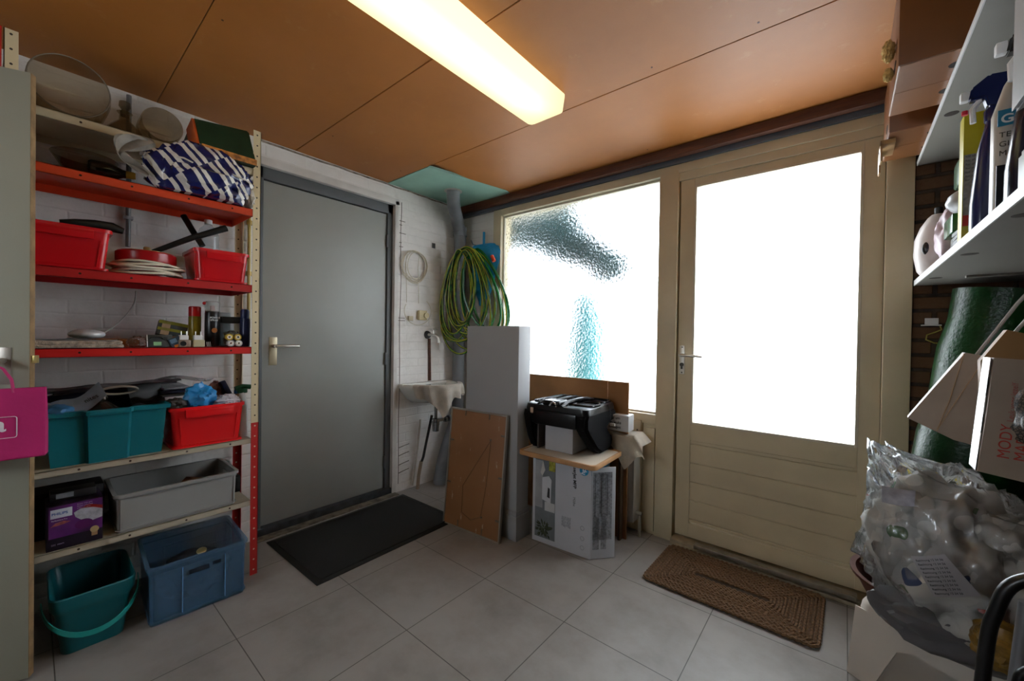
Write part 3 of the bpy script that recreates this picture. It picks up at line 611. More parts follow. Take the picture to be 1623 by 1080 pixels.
# ---- fifth shelf
TEAL = M('0b6b78', .38, .06, 4)
tbn = thing('teal_bin', 'large teal plastic bin with stepped sides, overflowing with packets', 'storage bin', (-2.33, .205, S[5]+.001))
def teal_loop(sx, sy, z, ind):
    pts = []
    ys_ = [-1, -.5, -.42, .42, .5, 1]
    out = []
    # front (+x) edge with protruding middle
    for y_ in (-1, -.44, -.38, .30, .36, 1):
        pts.append((sx*(1 if abs(y_) > .34 and y_ not in (.30,) and y_ != -.38 else 1)+(ind if -.4 < y_ < .33 else 0), y_*sy, z))
    for y_ in (1, .36, .30, -.38, -.44, -1): pts.append((-sx, y_*sy, z))
    return pts
q = bm_()
h_ = .205
loft(q, [teal_loop(.105, .155, 0, .018), teal_loop(.118, .168, h_-.02, .022), teal_loop(.128, .180, h_-.018, .026), teal_loop(.130, .181, h_-.002, .026), teal_loop(.118, .168, h_, .022), teal_loop(.113, .163, h_-.004, .022), teal_loop(.100, .15, .004, .018)])
bmesh.ops.bevel(q, geom=[e for e in q.edges if len(e.link_faces) == 2 and e.calc_face_angle(0) > .35], offset=.004, segments=2, affect='EDGES')
link('bin_body', q, TEAL, tbn)
q = bm_(); atube(q, [(.147, -.06, h_-.011), (.149, .0, h_-.010), (.147, .05, h_-.010)], .011, 10); link('grip', q, TEAL, tbn)
Z5 = S[5]+.001
SILV = M('8b898d', .25, .35, 9, metal=.1)
def strip(name, lab, cat, f, mat, nu=16, nv=5, th_=.0015, group=None):
    q = bm_(); grid(q, nu, nv, f, th_); return one(name, q, mat, lab, cat, group=group)
strip('silver_bag', 'long silvery foil bag lying along the back above the teal bin', 'bag', lambda a, b: (-2.40+.10*b, .02+.42*a, .918+.015*a+.022*b+.018*b*(1-b)*4+.0025*sin(a*15+b*4)), SILV, 30, 8)
q = bm_(); blob(q, (-2.43, .23, .90), (.04, .2, .03), .2, 4, 4, 2); one('navy_pouch', q, M('1b2034', .25, .15, 10), 'long navy pouch squeezed under the silver foil bag', 'pouch')
q = bm_(); atube(q, [(-2.27+.01*sin(a), .235+.055*cos(a), .932+.016*sin(a)) for a in [2*pi*i/24 for i in range(24)]], .0045, 8, True); one('chrome_ring', q, CH, 'oval chrome handle ring on the silver foil bag', 'handle')
wf_ = thing('white_packet', 'white printed packet bending out of the teal bin next to the pink bag', 'packet', (-2.24, .07, Z5+.185))
q = bm_(); grid(q, 16, 5, lambda a, b: (.0-.04*b+.02*a, .0+.125*a-.02*b, .0+.065*a*a+.05*b+.006*sin(a*8)), .0015); link('packet_body', q, M('aab4c2', .3, .12, 20), wf_)
text('lettering', 'nites', .022, M('1a1c24', .5, 0), wf_, face((.008, .068, .045), (0, .85, .5), (-.5, -.4, .7)))
q = bm_(); blob(q, (-2.26, .065, Z5+.20), (.06, .05, .03), .3, 4, 3, 3); one('blue_packet', q, M('2f5f86', .35, .2, 20), 'crumpled blue packet at the left end of the teal bin', 'packet')
mt = thing('metal_flask', 'grey-brown metal flask lying in the teal bin', 'flask', (-2.29, .185, Z5+.165))
q = bm_(); alathe(q, [(.05, 0), (.06, .01), (.06, .02), (.03, .05), (.018, .06), (.02, .075), (.018, .085)], 32); link('body', q, M('5e554e', .25, .15, metal=.8), mt)
strip('foil_sleeve', 'brown-black foil sleeve over the right side of the teal bin', 'packet', lambda a, b: (-2.36+.13*b, .27+.10*a, Z5+.205+.02*sin(b*3)+.006*sin(a*9)), M('2a2320', .25, .3, 14))
q = bm_(); abox(q, (-.003, -.06, 0), (.003, .06, .13), .002); one('black_folder', q, BLACK, 'black flat folder standing upright between the teal and red bins', 'folder', (-2.35, .345, Z5+.15), (radians(8), radians(-10), radians(15)))
for i in range(3):
    q = bm_(); abox(q, (-.06, -.05, 0), (.06, .05, .010), .002); one('booklet', q, M(['6a6e7a', '3b3f58', '8a8a8c'][i], .35, .2, 25), ['grey booklet, lowest of the small pile behind the red bin', 'navy booklet in the middle of the pile behind the red bin', 'pale grey booklet on top of the pile behind the red bin'][i], 'booklet', (-2.42, .42, .885+i*.016), (0, radians(8), radians(8*i)), 'booklets behind the red bin')
q = bm_(); grid(q, 12, 6, lambda a, b: (-2.45+.07*b, .36+.22*a, .94+.012*sin(a*5)+.02*b), .002); one('clear_sleeve', q, M('7d838a', .12, .2, 14, trans=.5, ior=1.2), 'clear plastic sleeve lying highest behind the blue bag', 'sleeve')
storage_bin('red_bin', 'bright red plastic bin full of bags on the shelf with the teal bin', (-2.325, .522, Z5), .268, .24, .178, REDP2)
q = bm_(); blob(q, (-2.27, .505, Z5+.205), (.055, .062, .062), .55, 2.2, 4, 5, True, Z5+.16); one('blue_bag', q, M('2a86c4', .35, .12, 10), 'crumpled bright blue plastic bag on the red bin', 'bag')
q = bm_(); blob(q, (-2.25, .60, Z5+.185), (.045, .05, .03), .5, 3, 4, 9, True, Z5+.165); one('white_bag', q, M('c9c6d0', .3, .08, 20), 'crumpled white plastic bag at the right of the blue one', 'bag')
q = bm_(); blob(q, (-2.27, .415, Z5+.185), (.05, .04, .03), .4, 3, 4, 13, True, Z5+.165); one('grey_bag', q, M('3c3a38', .5, .15, 14), 'dark grey fabric bundle at the left of the blue bag', 'bundle')
q = bm_(); blob(q, (-2.37, .585, Z5+.215), (.035, .03, .055), .3, 3, 4, 17); one('printed_packet', q, M('a06a5e', .35, .5, 40), 'red and white printed packet behind the blue bag', 'packet')
q = bm_(); abox(q, (-.03, -.012, -.06), (.03, .012, .06), .008); one('navy_packet', q, M('1a2342', .35, .2, 30), 'navy packet standing aslant at the right of the red bin', 'packet', (-2.33, .62, Z5+.215), (radians(22), radians(-10), 0))
q = bm_(); alathe(q, [(.013, 0), (.016, .03), (.018, .032), (.018, .05), (.012, .055)], 20); ct = one('tan_cap', q, M('b08a64', .4, .05), 'small tan bottle with a blue cap behind the red bin', 'bottle', (-2.34, .672, Z5+.17))
ct.name = 'small_bottle'; q = bm_(); alathe(q, [(.018, .034), (.019, .036), (.018, .054), (.01, .057)], 20); link('cap', q, M('2e6aa0', .4, .05), ct)
gb_ = thing('spray_bottle', 'white trigger bottle with green head behind the right shelf post', 'spray bottle', (-2.36, .735, Z5+.0))
gb_.location = (-2.27, .668, Z5)
q = bm_(); loft(q, [rrect(.05, .04, .012, 0), rrect(.05, .042, .014, .01), rrect(.05, .042, .014, .15), rrect(.026, .026, .012, .2), rrect(.024, .024, .012, .215)]); link('bottle_body', q, M('c9c9c6', .45, .04), gb_)
q = bm_(); abox(q, (-.012, -.02, .213), (.012, .02, .235), .004); atube(q, [(0, -.03, .235), (0, 0, .245), (0, .035, .24)], .012, 10); link('trigger_head', q, M('12442c', .4, .05), gb_)

# ---- sixth shelf
Z6 = S[6]+.001
ph = thing('iron_box', 'dark purple steam iron box standing on the lowest cream shelf', 'box', (-2.27, .112, Z6))
link('carton', B((-.065, -.072, 0), (.065, .072, .165), .002), M('1c1024', .4, .1), ph)
XF = .0655
N = NT('purple_print'); N.col(N.ramp(N.noise(9, 3), [(.35, '3d1148'), (.65, '6e2a80')])); N.b.inputs['Roughness'].default_value = .35
link('front_print', B((XF-.0005, -.066, .045), (XF+.0005, .071, .161)), N.m, ph)
link('logo_panel', B((XF, -.062, .118), (XF+.0010, -.008, .150), .0003), M('cfd3dc', .4, 0), ph)
text('brand_lettering', 'PHILIPS', .0125, M('1b4a9a', .4, 0), ph, face((XF+.0013, -.059, .130), (0, 1, 0), (0, 0, 1)), bold=True)
q = bm_(); aprism(q, [(-.004, .125), (.012, .135), (.045, .135), (.071, .118), (.071, .088), (.045, .082), (.02, .088), (.0, .108)], 'x', XF, XF+.001); link('iron_picture', q, M('b3b3bd', .4, .15, 60), ph)
q = bm_(); aprism(q, [(.012, .137), (.035, .147), (.071, .132), (.071, .120), (.045, .132)], 'x', XF+.0002, XF+.0014); link('iron_picture', q, M('8a1f1c', .4, .1), ph)
q = bm_(); aprism(q, [(.022+.024*cos(a), .076+.018*sin(a)) for a in [2*pi*i/24 for i in range(24)]], 'x', XF+.0004, XF+.0018); link('round_badge', q, M('5c1a5e', .4, .1), ph)
q = bm_(); aprism(q, [(-.062, .088), (-.05, .10), (-.03, .104), (-.012, .098), (-.03, .092)], 'x', XF, XF+.0012); link('iron_picture', q, M('a85a5a', .4, .25, 80), ph)
q = bm_(); acyl(q, (XF, .05, .046), (XF+.0015, .05, .046), .012, n=16); link('seal', q, M('c2a878', .4, .1), ph)
link('seal_ribbon', B((XF, .042, .022), (XF+.0012, .058, .040)), M('b08a62', .4, .1), ph)
for i in range(3): text('lettering', ['Steam iron pro', 'Steam soleplate', 'Ultimate glide'][i], .0065, M('b9a0c4', .4, 0), ph, face((XF+.0008, .004, .152-.0075*i), (0, 1, 0), (0, 0, 1)))
text('lettering', 'PerfectCare Pro', .006, M('d8cbe0', .4, 0), ph, face((XF+.0008, -.060, .108), (0, 1, 0), (0, 0, 1)))
text('lettering', '(((((  steam', .007, M('a58fae', .4, 0), ph, face((XF+.0008, -.060, .02), (0, 1, 0), (0, 0, 1)))
q = bm_(); abox(q, (-2.47, .0, Z6), (-2.345, .20, Z6+.18), .01); one('black_case', q, M('151517', .6, .1), 'black case standing behind the purple iron box', 'case')
q = bm_(); abox(q, (-.035, -.06, 0), (.035, .06, .03), .004); kb = one('dark_pouch', q, M('1e1d20', .5, .1), 'dark packet with a grey label lying on the purple box', 'packet', (-2.29, .11, Z6+.166))
link('grey_label', B((.0345, -.045, .008), (.036, .0, .026)), M('7d7f86', .5, .2, 40), kb)
EU = M('8f8e8c', .45, .04, 5)
def crate(name, label, loc, wx, wy, h, mat, rot=0, th_=.003, holes=True, rib=True):
    r_ = thing(name, label, 'crate', loc, (0, 0, rot))
    q = bm_(); tub(q, wx*.93, wy*.95, wx*.96, wy*.97, h, .015, th_, .010, .012); link('crate_body', q, mat, r_)
    q = bm_(); loft(q, [rrect(wx*.97, wy*.975, .016, h*.86), rrect(wx*.985, wy*.985, .016, h*.86), rrect(wx*.985, wy*.985, .016, h*.88), rrect(wx*.97, wy*.975, .016, h*.88)], False, False); link('upper_rib', q, mat, r_)
    q = bm_(); loft(q, [rrect(wx*.94, wy*.955, .016, h*.06), rrect(wx*.98, wy*.98, .016, h*.06), rrect(wx*.98, wy*.98, .016, h*.085), rrect(wx*.94, wy*.955, .016, h*.085)], False, False); link('lower_rib', q, mat, r_)
    for y in (-wy*.455, wy*.455) if rib else ():
        q = bm_(); abox(q, (wx*.46, y-.0015, h*.08), (wx*.49, y+.0015, h*.87)); link('corner_rib', q, mat, r_)
    return r_
ec = crate('grey_crate', 'long open grey crate on the lowest cream shelf', (-2.345, .425, Z6), .30, .42, .155, EU)
q = bm_(); aprism(q, [(-.035+.0*1, .105), (.035, .105), (.04, .115), (.035, .125), (-.035, .125), (-.04, .115)], 'y', .196, .2095); link('hand_hole', q, M('b5b2b0', .6, .05), ec)
q = bm_(); abox(q, (-.05, -.02, 0), (.05, .02, .05), .003); one('wood_block', q, M('8a5c40', .7, .2), 'brown wood offcut inside the long grey crate', 'wood', (-2.40, .52, Z6+.055), (.5, .0, .6))
q = bm_(); abox(q, (-2.50, .655, Z6), (-2.35, .69, Z6+.08), .008); one('black_holder', q, BLACK, 'black plastic piece at the right end behind the grey crate', 'holder')

# ---- on the floor under the shelves
bu = thing('teal_bucket', 'rectangular teal bucket with a lighter handle on the floor', 'bucket', (-2.265, .158, 0))
TB = M('0a5a62', .35, .06, 5)
q = bm_(); loft(q, [rrect(.25, .165, .03, 0), rrect(.29, .20, .035, .15), rrect(.305, .21, .038, .165), rrect(.315, .222, .04, .175), rrect(.325, .228, .04, .218), rrect(.318, .221, .038, .222), rrect(.31, .212, .035, .216), rrect(.28, .19, .03, .15), rrect(.24, .155, .028, .004)])
link('bucket_body', q, TB, bu)
q = bm_(); lp_ = []
for i in range(25):
    a = -pi/2+pi*i/24
    lp_.append((.045+.158*cos(a), .128*sin(a) if True else 0, .175-.085*cos(a)))
for p in range(1): pass
loops = []
for (x, y, z) in lp_: loops.append([(x, y, z-.009), (x+.004, y*1.02, z-.009), (x+.004, y*1.02, z+.009), (x, y, z+.009)])
loft(q, loops, False, False); link('handle', q, M('1d8e88', .35, .05), bu)
BT = M('4a6d8a', .25, .06, 4, alpha=.62)
bcx = crate('blue_crate', 'translucent blue plastic crate on the floor by the red shelf post', (-2.25, .475, 0), .36, .335, .238, BT, radians(-3))
for y in (-.06, .085):
    q = bm_(); abox(q, (.172, y-.001, .02), (.178, y+.001, .205)); link('front_rib', q, M('6f9cc0', .3, .05), bcx)
q = bm_(); abox(q, (.170, -.04, .165), (.1755, .03, .185), .004); abox(q, (.170, .04, .175), (.1755, .07, .19), .003); link('grip_slot', q, M('10202c', .6, 0), bcx)
q = bm_(); alathe(q, [(.018, 0), (.019, .003), (.015, .006)], 20); one('brass_lid', q, M('b8a878', .3, .05, metal=.7), 'small round brass lid inside the blue crate', 'lid', (-2.22, .50, .185), (radians(8), radians(20), 0))
q = bm_(); blob(q, (-2.25, .475, .09), (.135, .13, .085), .2, 3, 4, 4, False, .006); one('dark_cloth', q, M('20242c', .9, .2), 'dark bundle of cloth inside the blue crate', 'cloth')

# ================================================================== open white door at the left with the pink bag
dang = math.atan2(-.91, -.41)      # direction of the leaf away from its free edge
d3 = bpy.data.objects.new('door_3', None); C.objects.link(d3); d3['kind'] = 'structure'; d3.location = (-2.080, .0, 0); d3.rotation_euler = (0, 0, dang)
# local +x runs along the leaf from the free edge, local +y faces the room
struct('door_leaf', B((0, -.026, .008), (.80, 0, 2.021), .002), M('949384', .5, .05, 2, .03, 200), d3)
struct('door_edge', B((-.0015, -.026, .008), (.0, -.001, 2.021)), M('8f7350', .6, .2, 20), d3)
struct('latch_plate', B((-.014, -.022, 1.062), (.0, -.006, 1.088), .001), M('c9b878', .3, .05, metal=.7), d3)
hpp = struct('handle_plate', B((.040, 0, .995), (.075, .004, 1.115), .001), M('9b948c', .3, .05, metal=.5), d3)
q = bm_(); acyl(q, (.058, 0, 1.072), (.058, .055, 1.072), .009); atube(q, [(.058, .052, 1.072), (.09, .055, 1.072), (.16, .055, 1.070)], .0085, 10); struct('door_handle', q, CH, hpp)
pkb = thing('pink_bag', 'bright pink paper carrier bag with white lettering hanging on the handle of the open door', 'bag', (-2.035, .0, .765)); pkb.rotation_euler = (0, 0, radians(86))
# local x: along the bag width, local y: -y faces the room side
PK = M('b52468', .55, .05, 8, .05, 80)
W2 = .11
q = bm_(); loft(q, [[(-.17, -.035, 0), (.036, -.035, 0), (.040, .022, 0), (-.17, .022, 0)], [(-.17, -.035, .10), (.036, -.035, .10), (.040, .022, .10), (-.17, .024, .10)], [(-.17, -.03, .222), (.036, -.03, .222), (.038, -.005, .222), (-.17, -.005, .222)], [(-.167, -.027, .222), (.033, -.027, .222), (.035, -.008, .222), (-.167, -.008, .222)], [(-.167, -.04, .004), (.036, -.04, .004), (.036, .018, .004), (-.167, .018, .004)]])
link('bag_body', q, PK, pkb, ang=20)
FM = face((0, 0, 0), (1, 0, 0), (0, 0.09, 1))
text('lettering', 'la', .066, M('d9cfd6', .5, 0), pkb, face((-.086, -.0362, .092), (1, 0, 0), (0, .04, 1)), bold=True)
q = bm_(); pts = [(-.16, .070), (-.028, .070)] + [(-.028+.006*cos(t), .076+.006*sin(t)) for t in (-1.2, -.6, 0)] + [(-.022, .130)] + [(-.028+.006*cos(t), .130+.006*sin(t)) for t in (0.2, .8, 1.4)] + [(-.16, .136)]
atube(q, [(x, -.0362, z) for x, z in pts], .0010, 5); link('logo_frame', q, M('d9cfd6', .5, 0), pkb)
for dy in (-.030, -.004):
    q = bm_(); atube(q, [(-.03+.0*dy, dy, .21), (-.035, dy*.8, .25), (-.052, dy*.5, .285), (-.075, dy*.4, .300), (-.10, dy*.5, .295), (-.115, dy, .26), (-.118, dy, .21)], .0028, 8); link('bag_handle', q, PK, pkb)

# ================================================================== corner: pipe, basin, hoses
PVC = M('6c6f72', .5, .12, 8)
q = bm_(); atube(q, smooth([(-2.30, 2.045, 2.272), (-2.315, 2.06, 2.215), (-2.36, 2.11, 2.175), (-2.43, 2.20, 2.14), (-2.462, 2.245, 2.10), (-2.47, 2.27, 2.04), (-2.47, 2.28, 1.95), (-2.47, 2.28, 1.2), (-2.47, 2.28, .62), (-2.465, 2.262, .52), (-2.46, 2.22, .42), (-2.455, 2.14, .24), (-2.452, 2.10, .12), (-2.452, 2.085, .0)], 4), .05, 20); drp = one('drain_pipe', q, PVC, 'thick grey drain pipe running from ceiling to floor in the corner', 'pipe')
q = bm_()
for p0, p1 in (((-2.47, 2.28, 2.0), (-2.47, 2.28, 2.07)),): acyl(q, p0, p1, .056)
link('pipe_collar', q, PVC, drp)
q = bm_(); acyl(q, (-2.452, 2.085, 0), (-2.452, 2.105, .09), .058, .057); link('pipe_foot', q, PVC, drp)
q = bm_(); alathe(q, [(.055, -.004), (.068, -.003), (.066, .001)], 24, (-2.30, 2.045, ZC)); link('filler_ring', q, M('c4bdb2', .9, .1), drp)

ba = thing('corner_basin', 'small white wall basin in the corner beside the grey door', 'washbasin', (XW, 1.995, .66)); BY = 1.995
WC = M('cdcac2', .18, .06, 6)
def dloop(a_, b_, z, x0=.0, n=28, off=0):
    return [(x0+off+a_*cos(t)**1 if cos(t) > 0 else x0, b_*sin(t), z) for t in [-pi/2+pi*i/n for i in range(n+1)]]+[(x0, b_*(1-2*i/8), z) for i in range(1, 8)]
q = bm_()
loft(q, [dloop(.13, .12, 0), dloop(.24, .17, .04), dloop(.32, .22, .10), dloop(.335, .232, .125), dloop(.335, .232, .142), dloop(.325, .224, .148), dloop(.285, .195, .146, .03), dloop(.265, .18, .12, .04), dloop(.2, .13, .06, .05), dloop(.06, .05, .045, .09)])
link('bowl', q, WC, ba, ang=60)
q = bm_(); abox(q, (.002, -.235, .128), (.05, .232, .150), .006); link('back_ledge', q, WC, ba)
q = bm_(); abox(q, (.052, -.02, .122), (.056, .022, .132), .001); link('overflow_slot', q, BLACK, ba)
# terry towel over the rim
bt = bm_()
def tf(a, b):
    t = -1.12+a*2.05
    rr = 1.0; drop = b
    low = .085+.135*max(0, 1-abs((a-.33)/.24))+.012*sin(a*22)
    x = .345*cos(t)*1.0; y = .242*sin(t)
    fold = .013*sin(a*34+1.5*sin(a*7))*min(1, b*1.6)
    if b < .18: 
        k_ = b/.18; return (XW+(x*(.90+.12*k_)), BY+y*(.90+.12*k_), .66+.152+.004*sin(k_*pi))
    k_ = (b-.18)/.82
    return (XW+x*(1.03+.03*k_)+fold*cos(t)+.0, BY+y*(1.03-.25*k_*max(0, 1-abs((a-.3)/.5)))+fold*sin(t), .66+.148-low*k_)
grid(bt, 90, 18, tf, .006)
for v_ in bt.verts: v_.co += Vector((0, 0, .0015*noise.noise(v_.co*120)))
one('terry_cloth', bt, M('dccfbf', .95, .08, 20, .6, 300, sheen=.5), 'beige-white terry cloth draped over the front of the basin', 'cloth')
# trap and waste
trp = thing('basin_trap', 'chrome bottle trap under the basin with a horizontal outlet', 'trap', (-2.40, 1.99, .44))
q = bm_(); alathe(q, [(.012, .0), (.024, .004), (.026, .05), (.029, .052), (.029, .075), (.024, .078), (.024, .10), (.012, .105), (.012, .215)], 24); link('trap_body', q, M('a5a7a8', .15, .05, metal=1), trp)
q = bm_(); acyl(q, (.01, .0, .085), (-.02, .20, .078), .013); acyl(q, (-.0, .085, .082), (-.003, .105, .081), .022); link('outlet_pipe', q, M('a5a7a8', .15, .05, metal=1), trp)
q = bm_(); acyl(q, (-.012, .13, .08), (-.022, .22, .077), .024); link('rubber_sleeve', q, M('4c4f52', .5), trp)
q = bm_(); atube(q, [(-2.44, 1.985, .56), (-2.455, 1.965, .43), (-2.475, 1.935, .24), (-2.48, 1.92, .20)], .010, 8); dpp = one('dark_hose', q, M('1a1715', .5, .2), 'thin dark braided hose slanting down below the basin', 'hose')
q = bm_(); atube(q, [(-2.48, 1.92, .21), (-2.49, 1.905, .10), (-2.495, 1.90, .0)], .013, 8); link('cable_sleeve', q, M('8a7a68', .6, .1), dpp)
q = bm_(); atube(q, [(-2.53, 1.945, .52), (-2.535, 1.925, .3), (-2.54, 1.885, .02)], .008, 8); one('copper_pipe', q, M('b5ada0', .6, .15), 'thin white-painted pipe behind the dark hose under the basin', 'pipe')
q = bm_(); atube(q, [(-2.43, 2.25, .26), (-2.38, 2.30, .25), (-2.33, 2.33, .27)], .010, 8); one('floor_cable', q, M('333333', .5), 'dark cable curving from the drain pipe behind the hardboard', 'cable')
# tap
tap = thing('wall_tap', 'chrome wall tap with a black mounting above the basin', 'tap', (XW, 2.02, 1.18))
q = bm_(); acyl(q, (0, 0, 0), (.018, 0, 0), .032, .026, 20); link('rosette', q, M('3c3c3e', .3, .1, metal=.6), tap)
q = bm_(); acyl(q, (.015, 0, 0), (.085, .015, .0), .011); atube(q, [(.08, .012, 0), (.10, .02, -.01), (.108, .025, -.03), (.11, .026, -.05)], .010, 12); acyl(q, (.11, .026, -.045), (.11, .026, -.062), .014); link('spout', q, CH, tap)
q = bm_(); acyl(q, (.065, .010, 0), (.065, .010, .038), .009); acyl(q, (.040, -.006, .042), (.092, .026, .042), .006, n=12); acyl(q, (.056, .030, .042), (.076, -.010, .042), .006, n=12); link('tap_handle', q, CH, tap)
q = bm_(); atube(q, [(XW+.008, 2.035, 1.15), (XW+.009, 2.04, 1.0), (XW+.008, 2.045, .815)], [.011, .010, .012], 8); one('rusty_pipe', q, M('56301f', .7, .25, 30, .3, 60), 'rusty brown pipe running down the wall from the tap to the basin', 'pipe')
# coil of white cable on the wall
wc_ = thing('white_cable_coil', 'thin white cable coiled in a ring on a nail in the white wall', 'cable', (XW+.012, 1.875, 1.70))
for i, (a_, b_, dy, dz) in enumerate(((.108, .112, 0, 0), (.098, .120, .02, .0), (.112, .106, -.006, .012), (.092, .108, .028, .004), (.104, .125, -.004, -.006))):
    q = bm_(); atube(q, [(.003*i+.004*sin(3*t), dy+a_*cos(t), dz+b_*sin(t)) for t in [2*pi*j/44 for j in range(44)]], .0030, 6, True); link('cable_loop', q, M('c9bfa8', .5, .05), wc_)
for y in (-.065, .045):
    q = bm_(); atube(q, [(.006, y, .10), (.006, y-.012, 0), (.006, y-.006, -.12), (.004, y, -.28)], .0024, 6); link('cable_end', q, M('b8ae98', .5, .05), wc_)
q = bm_(); atube(q, [(.006+.004*sin(t), .04+.125*cos(t)+.0, -.34+.105*sin(t)) for t in [pi*.85+(2*pi*.72)*j/30 for j in range(31)]], .0026, 6); link('cable_end', q, M('c9bfa8', .5, .05), wc_)
wj = thing('junction_box', 'yellowed white junction box on the wall above the tap', 'socket', (XW, 1.965, 1.33))
link('box_body', B((0, -.045, -.038), (.03, .03, .038), .006), M('c4b58c', .45, .1), wj)
q = bm_(); acyl(q, (.03, .018, .0), (.040, .018, .0), .022); link('box_cap', q, M('cfc096', .4, .05), wj)
link('box_body', B((0, -.135, -.045), (.022, -.095, -.01), .004), M('b5a88c', .5, .1), wj)
q = bm_(); abox(q, (XW, 2.055, 1.875), (XW+.006, 2.085, 1.915), .002); one('wall_bracket', q, M('1e1a18', .6, 0), 'tiny black bracket on the white wall above the cable coil', 'bracket')

# garden hose and blue bag on a hook in the corner
hk = thing('garden_hose', 'green and yellow striped garden hose hanging in many loops in the corner', 'hose', (-2.36, 2.325, 1.90))
N = NT('hose_green'); 
vv = N.co(); N.col(N.ramp(N.noise(30, 2, vv), [(.40, '12301a'), (.52, '1d5a26'), (.60, '2d7a30')])); N.b.inputs['Roughness'].default_value = .3; HG1 = N.m
HY = M('b8b430', .35, .05)
HG2 = M('14642c', .25, .1)
def hoop(cx, cz, a_, b_, tilt, dep, mat, rad=.0085, stripe=True, skew=0, ph=0):
    """closed hose loop; lies in a slanted plane across the corner"""
    pts = []
    for j in range(48):
        t = 2*pi*j/48; s_ = a_*cos(t)*(1-.22*sin(t)); z = cz+b_*sin(t); s_ = s_*cos(tilt)+(z-cz)*sin(tilt)+cx
        x = -2.30+s_*.94; y = 2.255+s_*.30-dep-.012*sin(2*t+ph)
        x = max(x, XW+.02)
        pts.append((x+2.36, y-2.325, z-1.90))
    q = bm_(); atube(q, pts, rad, 8, True); o = link('hose_loop', q, mat, hk)
    if stripe:
        for sg in (-1,):
            q = bm_(); atube(q, [(x+.0015, y-rad*.78, z+rad*.35) for x, y, z in pts], rad*.36, 5, True); link('hose_stripe', q, HY, o)
    return o
hps = [(-.03, 1.50, .19, .36, .05, .03), (.0, 1.53, .16, .34, -.05, .05), (.04, 1.49, .17, .37, -.12, .035), (-.06, 1.52, .13, .33, .10, .06), (.02, 1.47, .21, .40, 0, .015), (-.02, 1.55, .11, .30, -.03, .075),
       (.06, 1.54, .19, .33, -.16, .055), (-.10, 1.49, .14, .36, .10, .02), (.08, 1.50, .15, .36, -.2, .07), (-.04, 1.45, .19, .42, .03, .04), (.03, 1.56, .09, .28, .02, .09), (.0, 1.50, .21, .37, .08, .065)]
for i, (cx, cz, a_, b_, ti, dp) in enumerate(hps): hoop(cx-.02, cz, a_, b_, ti, dp, HG1, ph=i)
for i, (cx, cz, a_, b_, ti, dp) in enumerate([(.11, 1.50, .17, .36, -.22, .05), (.14, 1.52, .15, .30, -.26, .07), (.12, 1.47, .19, .37, -.2, .03), (.15, 1.53, .15, .33, -.28, .02)]):
    hoop(cx, cz, a_, b_, ti, dp, HG2, .0095, i % 2 == 0, ph=i*2)
q = bm_(); atube(q, [(-.14+.03*cos(t), -.10, -.22+.11*sin(t)) for t in [2*pi*j/30 for j in range(30)]], .008, 8, True); link('hose_loop', q, HG1, hk)
for p0, p1 in (((-.175, -.10, -.46), (-.175, -.10, -.56)), ((.245, -.04, -.10), (.265, -.035, -.145))):
    q = bm_(); acyl(q, p0, p1, .014, .016); link('hose_coupling', q, M('c8401c', .4, .05), hk)
for i, (z0, z1, rr) in enumerate(((-.10, -.20, .009), (-.19, -.27, .022), (-.26, -.36, .013))):
    q = bm_(); blob(q, (-.055, -.105, (z0+z1)/2), (rr, rr, (z1-z0)/-2), .45, 4, 3, i); link('plaster_lump', q, M('b5aa9c', .8, .15, 30), hk)
q = bm_(); blob(q, (.0, .0, 0), (.15, .022, .27), .35, 1.8, 4, 6, True)
for v in q.verts:
    k_ = (v.co.z+.25)/.5; v.co.x *= .55+.75*min(1, max(0, (k_-.1))); 
    if v.co.z > .16: v.co.z = .16+(v.co.z-.16)*.35
abox(q, (-.004, -.008, .15), (.012, .010, .30), .004)
one('blue_bag', q, M('1c8cc0', .3, .12, 10), 'bright blue plastic bag hanging behind the garden hose', 'bag', (-2.27, 2.350, 1.72), (0, 0, radians(14)))
q = bm_(); atube(q, [(-2.34, 2.40, 1.92), (-2.34, 2.30, 1.92), (-2.34, 2.28, 1.95)], .005, 8); one('wall_hook', q, M('5c5c5c', .4, .1, metal=.6), 'metal hook in the white pillar carrying the garden hose', 'hook')

# ================================================================== centre group
# tall grey boxed panel with skirting
tg = thing('boxed_panel', 'tall grey box panel with a skirting foot standing near the corner', 'panel', (-1.648, 1.845, 0))
GP = M('9a9b9c', .5, .03, 3)
link('panel_body', B((-.212, -.055, 0), (.212, .055, 1.238), .0015), GP, tg)
for a_, b_, n_ in (((-.222, -.066, 0), (.222, .066, .14), 'skirting'), ((-.217, -.061, .14), (.217, .061, .168), 'skirting_top')): link(n_, B(a_, b_, .003), M('8c8e90', .5, .04), tg)
# hardboard picture back leaning against it
hbp = thing('picture_back', 'brown hardboard picture back in a thin metal frame leaning on the grey panel', 'picture frame', (-1.705, 1.688, .0), (radians(-5.2), 0, radians(4)))
N = NT('hardboard_back'); v = N.co(scale=(1, 1, .25)); N.col(N.mix(N.ramp(N.noise(34, 5, v, .7), [(.64, (0, 0, 0, 1)), (.70, (.7, .7, .7, 1))]), N.ramp(N.noise(3, 5), [(.3, '7d5434'), (.7, '8f6440')]), 'c2b3a2')); N.b.inputs['Roughness'].default_value = .45
HB = N.m
link('hardboard', B((-.215, -.004, .006), (.215, .004, .716), .001), HB, hbp)
FRM = M('9a968e', .35, .1, metal=.5)
for a_, b_ in (((-.222, -.010, 0), (-.213, .010, .722)), ((.213, -.010, 0), (.222, .010, .722)), ((-.213, -.010, 0), (.213, .010, .009)), ((-.213, -.010, .713), (.213, .010, .722))): link('frame_rail', B(a_, b_, .001), FRM, hbp)
